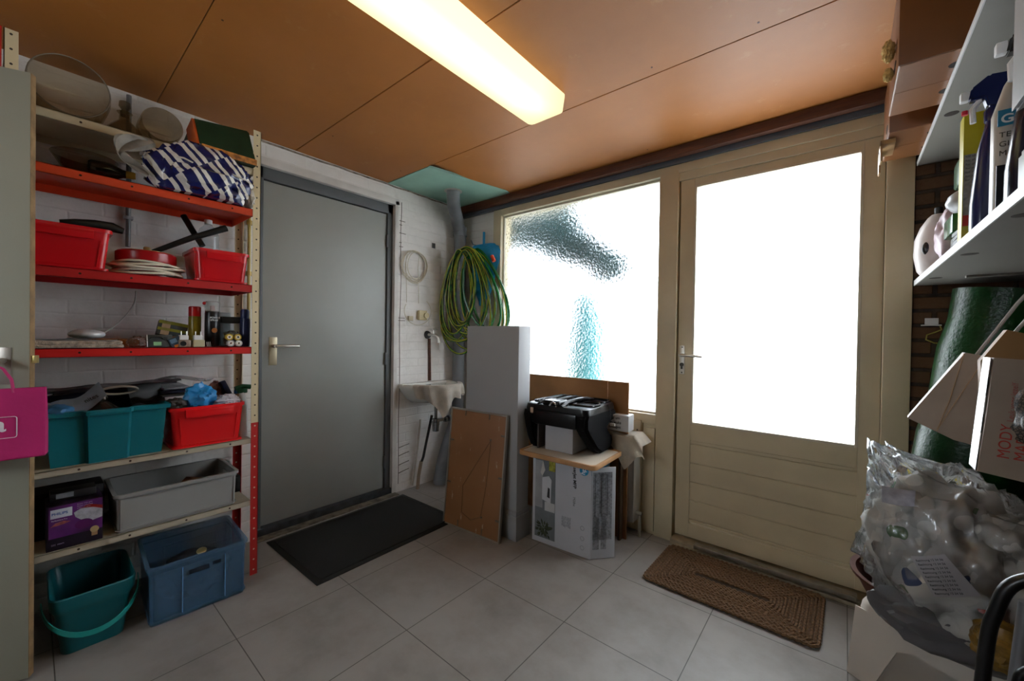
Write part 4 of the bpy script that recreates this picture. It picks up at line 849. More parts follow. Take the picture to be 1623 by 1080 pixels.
for x, z, ve in ((-.10, .70, 1), (.09, .70, 1), (-.20, .52, 0), (-.20, .26, 0), (.20, .60, 0), (.20, .36, 0), (.20, .12, 0), (.09, .03, 1), (-.1, .03, 1)):
    link('clip', B((x-(.003 if ve else .015), -.008, z-(.018 if ve else .005)), (x+(.003 if ve else .015), -.003, z+(.018 if ve else .005)), .001), M('6d6256', .4, .1, metal=.4), hbp)
q = bm_(); atube(q, [(.11, -.0055, .56), (-.08, -.0055, .26), (-.075, -.0055, .10), (.0, -.006, .075), (.075, -.0055, .11), (.10, -.0055, .30), (.112, -.0055, .56)], .0013, 5); link('hanging_wire', q, M('4a382a', .6, 0), hbp)
q = bm_(); acyl(q, (.11, -.008, .565), (.11, -.003, .565), .006); acyl(q, (.08, -.008, .11), (.08, -.003, .11), .006); link('wire_eye', q, M('5d5246', .4, 0), hbp)

# printer carton
pc = thing('printer_carton', 'tall white printer carton with blue round logo standing on end', 'box', (-1.208, 2.01, 0), (0, 0, radians(4)))
WCB = M('b9bcc2', .5, .04, 6)
hw, hd_, hh = .183, .125, .502
link('carton', B((-hw, -hd_, 0), (hw, hd_, hh), .003), WCB, pc)
Y0 = -hd_-.0006
link('photo_panel', B((-.165, Y0, .03), (-.033, Y0+.001, .495)), M('6e7478', .45, .12, 9), pc)
link('photo_wall', B((-.165, Y0-.0003, .20), (-.115, Y0+.001, .47)), M('9a9c9e', .45, .12, 9), pc)
q = bm_(); aprism(q, [(-.118, .25), (-.062, .235), (-.058, .37), (-.075, .39), (-.118, .375)], 'y', Y0-.0014, Y0); link('printer_picture', q, M('c3c6ca', .4, .05), pc)
q = bm_(); aprism(q, [(-.085, .27), (-.068, .265), (-.068, .32), (-.080, .325)], 'y', Y0-.002, Y0-.001); link('printer_tray_picture', q, M('23262a', .4), pc)
link('stand_picture', B((-.10, Y0-.0012, .19), (-.035, Y0, .24)), M('bfc1c2', .4, .05), pc)
q = bm_(); aprism(q, [(-.13, .40), (-.115, .47), (-.10, .42), (-.118, .385)], 'y', Y0-.0012, Y0); link('chair_picture', q, M('c5c3bc', .4, .1), pc)
link('poster_picture', B((-.075, Y0-.0012, .42), (-.035, Y0, .497)), M('a3a03a', .4, .3, 60), pc)
q = bm_()
for i in range(46):
    a = random.uniform(0, 2*pi); rr = random.uniform(.01, .055); cx_, cz_ = -.10+rr*cos(a)*1.0, .085+rr*sin(a)*.9
    d_ = Vector((cos(a), 0, sin(a))); n_ = Vector((-sin(a), 0, cos(a)))
    P_ = [Vector((cx_, Y0-.0012-.00002*i, cz_))+d_*s1_+n_*s2_ for s1_, s2_ in ((-.014, 0), (0, .006), (.016, 0), (0, -.006))]
    q.faces.new([q.verts.new(p) for p in P_])
pp_ = link('plant_picture', q, M('38402a', .5, .4, 60), pc)
q = bm_(); acyl(q, (.140, Y0+.0005, .465), (.140, Y0-.0010, .465), .026, n=32); link('round_logo', q, M('1c86b4', .4, 0), pc)
text('logo_lettering', 'hp', .036, M('e8ecef', .4, 0), pc, face((.134, Y0-.0014, .448), (.15, 0, 1), (-1, 0, .15)) @ Matrix.Translation((-.004, -.012, 0)), bold=True)
text('lettering', 'LaserJet MFP', .026, M('17181b', .4, 0), pc, face((.078, Y0-.0008, .495), (0, 0, -1), (1, 0, 0)), bold=True)
text('lettering', 'M28w', .020, M('6c6f75', .4, 0), pc, face((.078, Y0-.0008, .31), (0, 0, -1), (1, 0, 0)))
for k_, (x_, n_) in enumerate(((.03, 9), (.06, 6))):
    text('lettering', 'Print, scan, copy\nwireless printer\nsetup with app', .009, M('7c7f86', .4, 0), pc, face((x_, Y0-.0008, .19), (0, 0, -1), (1, 0, 0)))
for z_ in (.155, .10, .05):
    q = bm_(); atube(q, [(.135+.011*cos(t), Y0-.0005, z_+.011*sin(t)) for t in [2*pi*j/16 for j in range(16)]], .001, 4, True); link('round_icon', q, M('85888e', .4, 0), pc)
link('blue_band', B((hw-.0006, -hd_, .445), (hw+.0008, hd_, .495)), M('1c6c98', .4, .05), pc)
fl = bm_(); abox(fl, (0, -.002, 0), (.135, .002, .485), .001); fo = link('side_flap', fl, WCB, pc); fo.location = (hw, -hd_+.002, .004); fo.rotation_euler = (0, 0, radians(46))
for (x0, x1, z0, z1, c_) in ((.008, .115, .10, .46, '8d9096'), (.010, .045, .05, .225, '8a8d93'), (.055, .085, .05, .225, '8a8d93'), (.035, .075, .245, .455, 'a8abb0')):
    link('printed_block', B((x0, -.0034, z0), (x1, -.0019, z1)), M(c_, .5, .25, 90), fo)
for i in range(3): text('lettering', 'Laser multifunction printer specifications and contents of the box', .0085, M('3c3f45', .4, 0), fo, face((.018+.034*i, -.0040, .45), (0, 0, -1), (1, 0, 0)))
# wooden tray
trb = thing('wooden_tray', 'cream tray with light wood edge lying on the printer carton', 'tray', (-1.195, 1.975, .506), (0, 0, radians(3)))
q = bm_(); loft(q, [rrect(.47, .36, .03, 0), rrect(.48, .37, .035, .004), rrect(.48, .37, .035, .022), rrect(.476, .366, .033, .026), rrect(.455, .345, .03, .026), rrect(.45, .34, .03, .020)]); link('tray_edge', q, M('b58a5e', .45, .1, 10), trb)
q = bm_(); loft(q, [rrect(.452, .342, .03, .0195), rrect(.452, .342, .03, .0215)]); link('tray_top', q, M('cbbfae', .4, .05), trb)
q = B((-.09, -.085, 0), (.09, .085, .155), .002); wbx = one('white_box', q, M('b9b9bc', .5, .03), 'plain white box standing on the wooden tray inside the black seat', 'box', (-1.240, 2.0, .529), (0, 0, radians(2)))
# upturned booster seat
cs = thing('booster_seat', 'black child booster seat lying upside down over the white box on the tray', 'car seat', (-1.212, 1.995, .535), (0, 0, radians(3))); cs.scale = (.92, .95, 1.0)
BKF = M('07080b', .9, .15, 20, .3, 200, spec=.2); BKP = M('0a0b0e', .28, .1, 8)
def arm(x0, x1, name='armrest', small=False):
    pr_ = [(-.17, .245), (.185, .245), (.215, .225), (.222, .185), (.205, .155), (.16, .145), (.128, .135), (.115, .11), (.125, .09), (.16, .075), (.185, .045), (.19, .01), (.165, -.003), (.06, -.003), (.0, .03), (-.05, .09), (-.10, .125), (-.16, .135), (-.185, .17), (-.188, .22)]
    q = bm_(); aprism(q, pr_, 'x', x0, x1, .013); 
    return link(name, q, BKF, cs, ang=50)
def armf(x0, x1, left):
    # profile seen from the front: a lobe which reaches down to the tray
    pr_ = [(-.165, .245), (.185, .245), (.225, .23), (.232, .18), (.20, .155), (.135, .15), (.11, .135), (.118, .115), (.17, .09), (.188, .055), (.178, .02), (.14, -.003), (.03, -.003), (-.04, .03), (-.10, .085), (-.155, .13), (-.178, .16), (-.182, .21)]
    if left: pr_ = [(-.165, .24), (.18, .24), (.19, .2), (.16, .1), (.10, .02), (.02, -.003), (-.05, -.003), (-.10, .0), (-.135, .06), (-.165, .14), (-.182, .2)]
    q = bm_(); aprism(q, pr_, 'x', x0, x1, .016); link('armrest', q, BKF, cs, ang=50)
armf(.125, .205, False); armf(-.235, -.165, True)
q = bm_(); loft(q, [[(x, y, z) for x, y, z in rrect(.40, .36, .03, .155)], rrect(.42, .385, .035, .175), rrect(.435, .40, .04, .235), rrect(.425, .39, .04, .262), rrect(.40, .365, .035, .268)]); sbx = link('seat_base', q, BKP, cs); sbx.location = (-.012, .025, 0)
q = bm_()
for (x0, x1, y0, y1) in ((-.20, -.03, -.14, .02), (.03, .19, -.12, .02), (-.19, -.02, .06, .19), (.02, .18, .06, .19)):
    pts_ = rrect(x1-x0, y1-y0, .03, .272, 5, (x0+x1)/2, (y0+y1)/2+.025); atube(q, pts_, .006, 6, True)
link('base_rib', q, M('1a1c22', .2, .1), cs)
for x in (-.1, -.02, .06): 
    q = bm_(); atube(q, [(x-.03, -.16, .262), (x-.02, -.1, .285), (x-.01, 0, .288), (x, .1, .285), (x, .19, .268)], [.011]*5, 8); link('guide_bar', q, BKP, cs)
q = bm_(); abox(q, (-.10, -.17, .262), (.02, -.06, .292), .014, 3); link('belt_guide', q, BKP, cs)
q = bm_(); atube(q, [(-.02+.022*cos(t), -.172, .262+.022*sin(t)) for t in [pi*j/10 for j in range(11)]], .006, 6); link('chrome_loop', q, M('c5c7ca', .2, 0, metal=.9), cs)
q = bm_(); abox(q, (-.235, -.197, .215), (-.215, -.193, .245), .002); q2 = link('warning_label', q, M('b59a84', .5, .1), cs); q2.location = (.065, .006, 0)
q = bm_(); abox(q, (-.15, -.19, .155), (.14, -.165, .235), .012); link('front_rail', q, BKP, cs)
q = bm_(); abox(q, (-.165, -.12, .0), (-.155, .15, .16), .004); link('inner_shell', q, M('4f4b4a', .7, .1), cs)
q = bm_(); atube(q, [(.208, .10, .262), (.213, .12, .22), (.212, .125, .17), (.208, .14, .155)], .0025, 6); link('seam_cord', q, M('3a3c42', .5), cs)
q = bm_(); abox(q, (.20, .145, .135), (.23, .158, .15), .001); q2 = link('white_tag', q, M('d5d5d2', .5, 0), cs)

# radiator, cloth and small box behind
ra = thing('radiator', 'white panel radiator mostly hidden behind the printer carton', 'radiator', (-1.28, 2.315, 0))
q = bm_()
abox(q, (-.42, -.045, .09), (.335, -.030, .60), .003)
for i in range(18): abox(q, (-.41+i*.0415, -.050, .12), (-.395+i*.0415, -.044, .57), .003, 1)
link('radiator_panel', q, M('a9a69c', .4, .05), ra)
link('end_cover', B((.325, -.045, .09), (.34, .045, .605), .004), M('a9a69c', .4, .05), ra)
q = bm_(); atube(q, [(.36, .0, .13), (.36, .0, .0)], .009); acyl(q, (.335, 0, .14), (.375, 0, .14), .010); link('valve_pipe', q, M('a09c90', .4, .1), ra)
crd = one('cardboard_sheet', abox(abox(bm_(), (-1.73, 2.235, .0), (-1.10, 2.242, .918), .001), (-1.095, 2.228, .0), (-.965, 2.240, .918), .001), M('8b6038', .8, .1, 5, .1, 60), 'big flattened brown cardboard sheet standing in front of the window', 'cardboard')
q = bm_(); abox(q, (-1.44, 2.16, .0), (-1.40, 2.225, .50), .002); one('orange_board', q, M('a8501c', .6, .1), 'narrow orange board standing between grey panel and printer carton', 'board')
q = bm_(); abox(q, (-1.0, 2.19, .0), (-.985, 2.225, .55), .002); one('brown_board', q, M('4a3826', .8, .1), 'dark brown board on edge right behind the printer carton', 'board')
sbx2 = thing('small_text_box', 'small white box with black printed words lying on the cloth', 'box', (-.990, 2.215, .640), (0, 0, radians(4)))
link('carton', B((-.11, -.04, 0), (.048, .05, .092), .002), M('b4b4b4', .5, .03), sbx2)
for i, s_ in enumerate(('add um', 'en leuks', 'choupni')): text('lettering', s_, .022, M('17181b', .4, 0), sbx2, face((-.068, -.0408, .068-.026*i), (1, 0, 0), (0, 0, 1)), bold=True)
q = bm_()
def cf(a, b):
    # a: along the radiator, b: from the back over the top and down the front
    x = -1.12+.26*a+.035*max(0, b-.4)*a
    if b < .4: y = 2.325-.35*b; z = .622+.004*sin(a*9)
    else:
        k_ = (b-.4)/.6; y = 2.185-.012*sin(k_*pi)-.010*sin(a*14)*k_; z = .622-k_*(.07+.13*max(0, 1-abs((a-.58)/.35)))
    if a > .8: z -= (a-.8)*.25
    return (x, y, z)
grid(q, 30, 16, cf, .004); bc_ = one('beige_cloth', q, M('dcd2c2', .9, .08, 20, .4, 250), 'beige woven cloth draped over the radiator end under the small box', 'cloth')

# ================================================================== mats
bmx = thing('black_doormat', 'black ribbed rubber-edged doormat before the grey inner door', 'doormat', (-2.175, 1.308, .0), (0, 0, radians(.8)))
link('rubber_border', B((-.30, -.455, 0), (.30, .455, .005), .002), M('0d0d0e', .6, .05), bmx)
N = NT('mat_pile'); N.col(N.ramp(N.noise(420, 2), [(.4, '0c0c0d'), (.62, '1d1d1f')])); N.b.inputs['Roughness'].default_value = 1.0; N.bump(N.noise(420, 2), 1, .004)
link('carpet_pile', B((-.272, -.427, .003), (.272, .427, .010), .003), N.m, bmx)
cm = thing('coir_doormat', 'brown braided coir doormat in front of the outside door', 'doormat', (-.397, 2.118, .0), (0, 0, radians(-.6)))
N = NT('coir'); v = N.co(); w1_ = N.n('ShaderNodeTexNoise'); N.col(N.ramp(N.noise(120, 4, v, .7), [(.3, '3f2c1c'), (.7, '7a5c40')])); N.b.inputs['Roughness'].default_value = .95; CO = N.m
link('mat_base', B((-.335, -.19, 0), (.335, .19, .008), .003), M('35261a', .95, .1), cm)
for i in range(15):
    a_, b_ = .342-.0128*i, .202-.0128*i; q = bm_(); base = rrect(2*a_, 2*b_, max(.012, .03-.002*i), .011, 3)
    P_ = [Vector(p) for p in base]; dense = []
    for p0, p1 in zip(P_, P_[1:]+P_[:1]):
        n_ = max(1, int((p1-p0).length/.0055)); dense += [p0.lerp(p1, t/n_) for t in range(n_)]
    for j, p in enumerate(dense): p.z += .0028*sin(j*pi*.5); 
    cen = [(p.x*(1+.004*sin(j*pi*.5+i)), p.y*(1+.006*sin(j*pi*.5+i)), p.z) for j, p in enumerate(dense)]
    if b_ < .012: break
    atube(q, cen, .0066, 5, True); link('braid', q, CO, cm)

# ================================================================== right side: shelves and what stands on them
MEL = M('77736c', .55, .04, 4); EDGE = M('dcdcdc', .4, 0)
def wshelf(lab, z0, z1, holes):
    s = thing('wall_shelf', lab, 'shelf', (.42, 1.38, z0))
    link('shelf_board', B((-.2, -.98, 0), (.215, 1.0, z1-z0), .001), MEL, s)
    link('edge_band', B((-.2035, -.98, 0), (-.2, 1.0, z1-z0), .0005), EDGE, s)
    for y in holes:
        q = bm_(); acyl(q, (-.17, y-1.38, -.0006), (-.17, y-1.38, .002), .017, n=24); link('cap_hole', q, M('2a1e16', .7, 0), s)
    for y in (1.25, 2.1):
        q = bm_(); abox(q, (-.10, y-1.38-.01, -.008), (.215, y-1.38+.01, 0), .002); abox(q, (.20, y-1.38-.01, -.10), (.212, y-1.38+.01, 0), .002); link('shelf_bracket', q, MEL, s)
    return s
wshelf('lower white wall shelf at the right, carrying spray bottles', 1.415, 1.437, (2.12, 1.60, 1.17))
wshelf('upper white wall shelf at the right, carrying cardboard boxes', 1.918, 1.936, (1.9,))
ZS = 1.4375
jg = thing('white_jug', 'white rounded jug with a black spot at the far end of the lower wall shelf', 'jug', (.268, 2.24, ZS))
q = bm_(); alathe(q, [(.045, 0), (.058, .02), (.068, .08), (.066, .14), (.05, .19), (.03, .225), (.02, .235)], 32); link('jug_body', q, M('cfc6c2', .3, .04), jg)
q = bm_(); alathe(q, [(.012, .233), (.013, .26), (.008, .265)], 16); link('knob', q, BLACK, jg)
q = bm_(); blob(q, (-.035, -.052, .10), (.014, .008, .026), .05, 1, 3); link('dark_window', q, M('1a1616', .3, 0), jg)
q = bm_(); blob(q, (.292, 2.06, ZS+.112), (.055, .06, .112), .2, 2.5, 4, 21, True, ZS); one('pink_white_pouch', q, M('bfa8b0', .35, .2, 8), 'white and pink plastic refill pouch beside the white jug', 'pouch')
gbx = thing('green_carton', 'shiny green carton lying under the white pouch on the wall shelf', 'box', (.335, 1.915, ZS+.088))
link('carton', B((-.085, -.07, 0), (.07, .07, .058), .003), M('12572a', .2, .15, 20), gbx)
wpp = one('white_pouch', blob(bm_(), (.325, 1.915, ZS+.195), (.082, .062, .046), .12, 2, 4, 4), M('a5a5a8', .3, .08, 10), 'white pouch lying between the two green packages', 'pouch')
gpk = thing('green_pack', 'green capsule tub with clear domed lid, topmost of the pile by the yellow carton', 'box', (.335, 1.915, ZS+.245))
link('pack_body', B((-.068, -.055, 0), (.075, .055, .085), .01), M('174a20', .25, .3, 30), gpk)
q = bm_(); alathe(q, [(.062, .083), (.055, .105), (.03, .12), (.008, .124)], 24); link('dome_lid', q, M('6c7276', .1, .05, trans=.6, ior=1.15), gpk)
link('green_window', B((-.04, -.0565, .02), (.05, -.054, .055), .004), M('4f9a34', .25, .1), gpk)
for i in range(6):
    q = B((-.055, -.04, 0), (.06, .04, .0125), .003); one('black_pad', q, M(['1d1d20', '2c2d31'][i % 2], .5, .1), ['black scouring pad at the very bottom of the pad stack', 'dark grey pad, second from the bottom of the pad stack', 'black pad below the middle of the pad stack', 'dark grey pad above the middle of the pad stack', 'black pad, second from the top of the stack', 'dark grey pad on top of the pad stack'][i], 'pad', (.305, 1.80, ZS+.0005+.0133*i), (0, 0, .04*sin(i*3)), 'stack of scouring pads on the wall shelf')
q = B((.265, 1.855, ZS+.0005), (.40, 1.975, ZS+.086), .004); one('grey_carton', q, M('57524c', .6, .1), 'grey carton underneath the green carton on the wall shelf', 'box')
yc = thing('yellow_carton', 'tall yellow and grey cleaning product carton on the wall shelf', 'box', (.298, 1.705, ZS))
link('carton', B((-.052, -.02, 0), (.05, .03, .385), .002), M('b3a81a', .4, .08, 10), yc)
link('grey_text_panel', B((-.050, -.0208, .10), (.048, -.0198, .27)), M('8f8c80', .5, .2, 90), yc)
link('red_band', B((-.050, -.0212, .07), (.048, -.0202, .10)), M('b02c1c', .4, .05), yc)
for i in range(7): text('lettering', 'for all surfaces, rinse after use', .008, M('4a473e', .5, 0), yc, face((-.047, -.0214, .262-.011*i), (1, 0, 0), (0, 0, 1)))
q = bm_(); P4 = [(-.030, .135), (-.018, .155), (-.004, .135), (-.018, .118)]; atube(q, [(x, -.0216, z) for x, z in P4], .0012, 4, True); link('hazard_mark', q, M('b0281c', .4, 0), yc)
def trig(name, lab, loc, body, head, w_=.035, d_=.025, h=.24, noz=EDGE, flare=1.2):
    t = thing(name, lab, 'spray bottle', loc)
    q = bm_(); loft(q, [rrect(2*w_*.9, 2*d_*.9, .012, 0), rrect(2*w_*flare, 2*d_, .018, .03), rrect(2*w_*flare, 2*d_, .018, .09), rrect(2*w_*.85, 2*d_*.9, .016, h*.75), rrect(2*w_*.5, 2*d_*.7, .012, h*.93), rrect(.026, .026, .011, h)]); link('bottle_body', q, body, t)
    q = bm_(); alathe(q, [(.016, h-.005), (.017, h+.022), (.012, h+.03)], 20); link('collar', q, head, t)
    q = bm_(); pr_ = [(-.045, h+.055), (-.04, h+.085), (-.01, h+.11), (.03, h+.105), (.05, h+.07), (.045, h+.03), (.015, h+.02), (-.012, h+.03), (-.018, h+.055)]
    aprism(q, pr_, 'y', -.014, .014, .004); link('trigger_head', q, head, t)
    q = bm_(); abox(q, (-.058, -.009, h+.058), (-.042, .009, h+.082), .003); link('nozzle', q, noz, t)
    q = bm_(); atube(q, [(-.02, 0, h+.06), (-.036, 0, h+.035), (-.034, 0, h+.0)], .006, 8); link('trigger', q, noz, t)
    return t
NAVY = M('101c4c', .22, .05, 6)
nt_ = trig('spray_bottle', 'navy blue trigger spray bottle with white nozzle next to the yellow carton', (.274, 1.535, ZS), NAVY, NAVY, .030, .028, .30)
q = bm_(); acyl(q, (-.049, -.0, .335), (-.049, 0, .325), .006); link('red_tip', q, M('c02038', .4, 0), nt_)
ob = thing('labelled_bottle', 'white bottle with teal and orange label squares beside the navy spray bottle', 'bottle', (.284, 1.385, ZS))
q = bm_(); loft(q, [rrect(.07, .05, .014, 0), rrect(.078, .056, .018, .01), rrect(.078, .056, .018, .25), rrect(.045, .045, .016, .315), rrect(.03, .03, .013, .33), rrect(.03, .03, .013, .36)]); link('bottle_body', q, M('b0a89e', .35, .05), ob)
Yl = -.0286
for x0, x1, z0, z1, c_, n_ in ((-.036, -.004, .215, .25, '1e6f8c', 'teal_square'), (-.004, .030, .225, .262, 'd97a1c', 'orange_square'), (-.036, .034, .03, .13, '17171c', 'black_label'), (-.03, .03, .012, .032, 'c9771f', 'orange_band')): link(n_, B((x0, Yl-.0006, z0), (x1, Yl+.002, z1)), M(c_, .35, .05), ob)
text('lettering', 'G', .026, M('d5d5d0', .4, 0), ob, face((-.032, Yl-.0014, .221), (1, 0, 0), (0, 0, 1)), bold=True)
for i, s_ in enumerate(('TEXTIEL', 'GLAS', 'MULTI')): text('lettering', s_, .016, M('3a322c', .4, 0), ob, face((-.034, Yl-.0010, .19-.02*i), (1, 0, 0), (0, 0, 1)))
trig('spray_bottle', 'dark trigger spray bottle with white top, behind the nearest pale jug', (.283, 1.265, ZS), M('15182c', .2, .1), M('2a2724', .4, .05), .033, .028, .27, EDGE)
nj = thing('pale_jug', 'pale grey jug with dark cap recess nearest on the lower wall shelf', 'jug', (.30, 1.09, ZS))
q = bm_(); aprism(q, [(-.066, .0), (.09, .0), (.09, .46), (-.075, .46), (-.0755, .155), (-.035, .18), (-.015, .14), (-.052, .10), (-.066, .08)], 'y', -.04, .055, .006); link('jug_body', q, M('9a9b9c', .4, .04), nj)
q = bm_(); abox(q, (-.058, -.03, .095), (.05, -.0, .165), .006); link('dark_cap', q, M('12131c', .3, .05), nj)

# banana boxes on the upper shelf
N = NT('box_card'); N.col(N.ramp(N.noise(4, 5), [(.3, '6b4020'), (.7, '7f502a')])); N.b.inputs['Roughness'].default_value = .38; BOXC = N.m
DK = M('1a1009', .9, 0)
def bbox(lab, x0, x1, y0, y1, h):
    t = thing('banana_box', lab, 'box', ((x0+x1)/2, (y0+y1)/2, 1.9375)); a, b = (x1-x0)/2, (y1-y0)/2
    link('carton', B((-a, -b, 0), (a, b, h), .003), BOXC, t)
    link('bottom_flap', B((-a+.004, -b+.003, -.0008), (a-.004, -.0012, .001)), BOXC, t); link('bottom_flap', B((-a+.004, .0012, -.0008), (a-.004, b-.003, .001)), BOXC, t)
    for y in (-b*.5, b*.42):
        q = bm_(); aprism(q, [(-a+.135+.030*cos(s), y+.020*sin(s)) for s in [2*pi*j/24 for j in range(24)]], 'z', -.0014, .001); link('hand_hole', q, DK, t)
    q = bm_(); aprism(q, [(-b*.35+.035*cos(s), .052+.012*sin(s)) for s in [2*pi*j/24 for j in range(24)]], 'x', -a-.0008, -a+.001); link('hand_hole', q, DK, t)
    return t
b1_ = bbox('nearer brown cardboard fruit box overhanging the upper wall shelf', .098, .50, 1.53, 1.852, .26)
q = bm_(); aprism(q, [(-.05+.03*cos(s), .17+.03*sin(s)) for s in [2*pi*j/24 for j in range(24)]], 'y', -.163, -.160); link('round_hole', q, M('a08d78', .6, .05), b1_)
bbox('farther brown cardboard fruit box on the upper wall shelf near the beam', .108, .50, 1.995, 2.302, .25)
q = bm_(); blob(q, (.082, 1.62, 2.035), (.014, .022, .03), .5, 4, 4, 2); blob(q, (.085, 1.66, 1.985), (.012, .014, .02), .4, 4, 3, 5); one('straw_tuft', q, M('c9a868', .9, .2, 90), 'tuft of yellow straw sticking out of the nearer fruit box', 'straw')
q = bm_(); abox(q, (.088, 2.05, 1.86), (.094, 2.10, 1.936), .001); abox(q, (.088, 2.14, 1.845), (.094, 2.19, 1.936), .001); abox(q, (.088, 2.05, 1.92), (.13, 2.19, 1.9365), .001); one('torn_flap', q, M('a5835c', .3, .1, trans=0), 'torn glossy carton flap hanging below the farther fruit box', 'cardboard')

# brick hook, green roll
hk2 = thing('wire_bracket', 'small white bracket on the dark brick with a yellow wire', 'bracket', (.272, 2.402, 1.262))
link('bracket_plate', B((-.018, -.006, -.008), (.022, .0, .018), .001), EDGE, hk2)
q = bm_(); atube(q, [(-.03, -.012, -.012), (.0, -.014, -.011), (.03, -.012, -.012)], .003, 6); link('bracket_arm', q, EDGE, hk2)
q = bm_(); atube(q, [(.025, -.012, -.012), (.03, -.014, -.03), (.01, -.016, -.042), (-.012, -.014, -.052), (-.014, -.012, -.072), (.01, -.012, -.085), (.045, -.01, -.088)], .0028, 6); link('yellow_wire', q, M('a89a4a', .5, .05), hk2)
N = NT('green_vinyl'); N.col(N.ramp(N.noise(5, 4), [(.3, '04200a'), (.7, '083812')])); N.b.inputs['Roughness'].default_value = .28; N.b.inputs['Specular IOR Level'].default_value = .25; N.bump(N.noise(90, 4), .4, .005); GV = N.m
q = bm_(); P_ = []
for i in range(13):
    z = .03+i*.111; P_.append((.10+.165*z*.93+.145, 2.243, z))
atube(q, P_, [.145+.006*sin(i*2.1) for i in range(13)], 40)
gr_ = one('green_roll', q, GV, 'big dark green vinyl roll leaning in the corner below the wall shelves', 'roll')
q = bm_(); pts = []
for j in range(60):
    t = j*.34; rr = .02+.0021*j; pts.append((rr*cos(t), rr*sin(t), 0))
atube(q, pts, .002, 5); sp2 = link('rolled_edge', q, M('07140b', .6, 0), gr_); sp2.location = (.10+.165*1.362*.93+.145, 2.243, 1.364); sp2.rotation_euler = (0, .15, 0)

# carrier bags on cords
pb1 = thing('pale_bag', 'plain pale paper bag hanging askew in front of the green roll', 'bag', (.21, 1.60, 1.02))
q = bm_(); poly = [(-.070, -.058), (.037, .132), (.12, .115), (.105, -.125), (.02, -.105)]
loft(q, [[(x, -.0, z) for x, z in poly], [(x*.98+.002, .045, z) for x, z in poly]]); link('bag_body', q, M('a5978a', .45, .08, 10, .1, 20), pb1)
q = bm_(); atube(q, [(.035, -.001, .13), (.01, -.003, .0), (-.012, -.002, -.085)], .0012, 5); atube(q, [(-.012, -.002, -.085), (.01, -.003, -.03), (.06, -.002, .09)], .0012, 5); link('fold_crease', q, M('b59a7c', .5, .05), pb1)
q = bm_(); aprism(q, [(.05, -.11), (.085, -.02), (.10, -.02), (.10, -.12)], 'y', -.004, -.001); link('red_side', q, M('5e1a1c', .5, .1), pb1)
q = bm_(); atube(q, [(.06, .02, .125), (.12, -.02, .26), (.20, -.05, .40), (.30, -.03, .385), (.425, .02, .37)], .0042, 8); link('cord_handle', q, M('a5a09c', .6, .05), pb1)
q = bm_(); atube(q, [(.09, .02, .122), (.15, .0, .24), (.25, -.02, .37), (.34, -.02, .375), (.425, .02, .365)], .0042, 8); link('cord_handle', q, M('a5a09c', .6, .05), pb1)
q = bm_(); acyl(q, (.64, 1.62, 1.395), (.61, 1.62, 1.395), .006); one('bag_hook', q, CH, 'small metal hook on the right wall holding the cords of the pale bag', 'hook')
q = bm_(); aprism(q, [(.252, 1.135), (.292, 1.21), (.325, 1.20), (.33, 1.13), (.30, .93), (.26, .93)], 'y', 1.47, 1.50); tbg = one('tan_folder', q, M('86643c', .6, .1), 'tan cardboard folder standing between the two hanging bags', 'folder')
mb = thing('mody_bag', 'pale carrier bag with red lettering and black-white striped side', 'bag', (.19, 1.10, .945), (0, radians(4), radians(0)))
q = bm_(); loft(q, [[(-.002, 0, .0), (.17, 0, -.012), (.17, .06, -.012), (.002, .06, .0)], [(-.001, -.006, .10), (.17, -.004, .10), (.17, .064, .10), (.0, .062, .1)], [(0, 0, .207), (.17, 0, .207), (.17, .055, .207), (.0, .055, .207)], [(.003, .003, .207), (.167, .003, .207), (.167, .052, .207), (.003, .052, .207)], [(.004, .006, .01), (.165, .006, .01), (.165, .054, .01), (.004, .054, .01)]])
link('bag_body', q, M('97887a', .5, .07, 10, .1, 30), mb, ang=20)
for i in range(6):
    z0 = .0+i*.0345; link('side_stripe', B((-.0035, .004, z0), (-.0022, .054, z0+.034)), M('3c3732' if i % 2 == 0 else 'c5c0b8', .2, .05), mb)
RT = M('a8382c', .5, .05)
text('brand_lettering', 'MODY', .0205, RT, mb, face((.031, -.0065, .032), (0, 0, 1), (-1, 0, 0))); text('brand_lettering', 'MARY', .0205, RT, mb, face((.050, -.0065, .032), (0, 0, 1), (-1, 0, 0)))
for i in range(3): text('lettering', ['Leuk voor jezelf', 'of om te geven', 'www. mode'][i], .0105, M('95504a', .5, .05), mb, face((.030+.014*i, -.0065, .098), (0, 0, 1), (-1, 0, 0)))
q = bm_(); atube(q, [(.13, .03, .20), (.20, .08, .30), (.33, .12, .36), (.45, .14, .355)], .004, 8); link('cord_handle', q, M('a5a09c', .6, .05), mb)
q = bm_(); acyl(q, (.64, 1.24, 1.27), (.60, 1.24, 1.27), .006); one('bag_hook', q, CH, 'metal hook on the right wall holding the bag with red lettering', 'hook')
N = NT('black_mesh'); v = N.co(); vo = N.n('ShaderNodeTexVoronoi', feature='DISTANCE_TO_EDGE'); vo.inputs['Scale'].default_value = 230; N.l(v, vo.inputs['Vector'])
N.col(N.mix(N.math('GREATER_THAN', vo.outputs[0], .12), '0b0b0d', '5c5046')); N.b.inputs['Roughness'].default_value = .6
q = bm_(); blob(q, (.295, 1.0, 1.062), (.085, .05, .072), .4, 2.4, 4, 8); abox(q, (.33, .98, 1.1), (.60, .99, 1.12), .003); one('mesh_bag', q, N.m, 'black mesh laundry bag hanging in front of the bag with red lettering', 'bag')

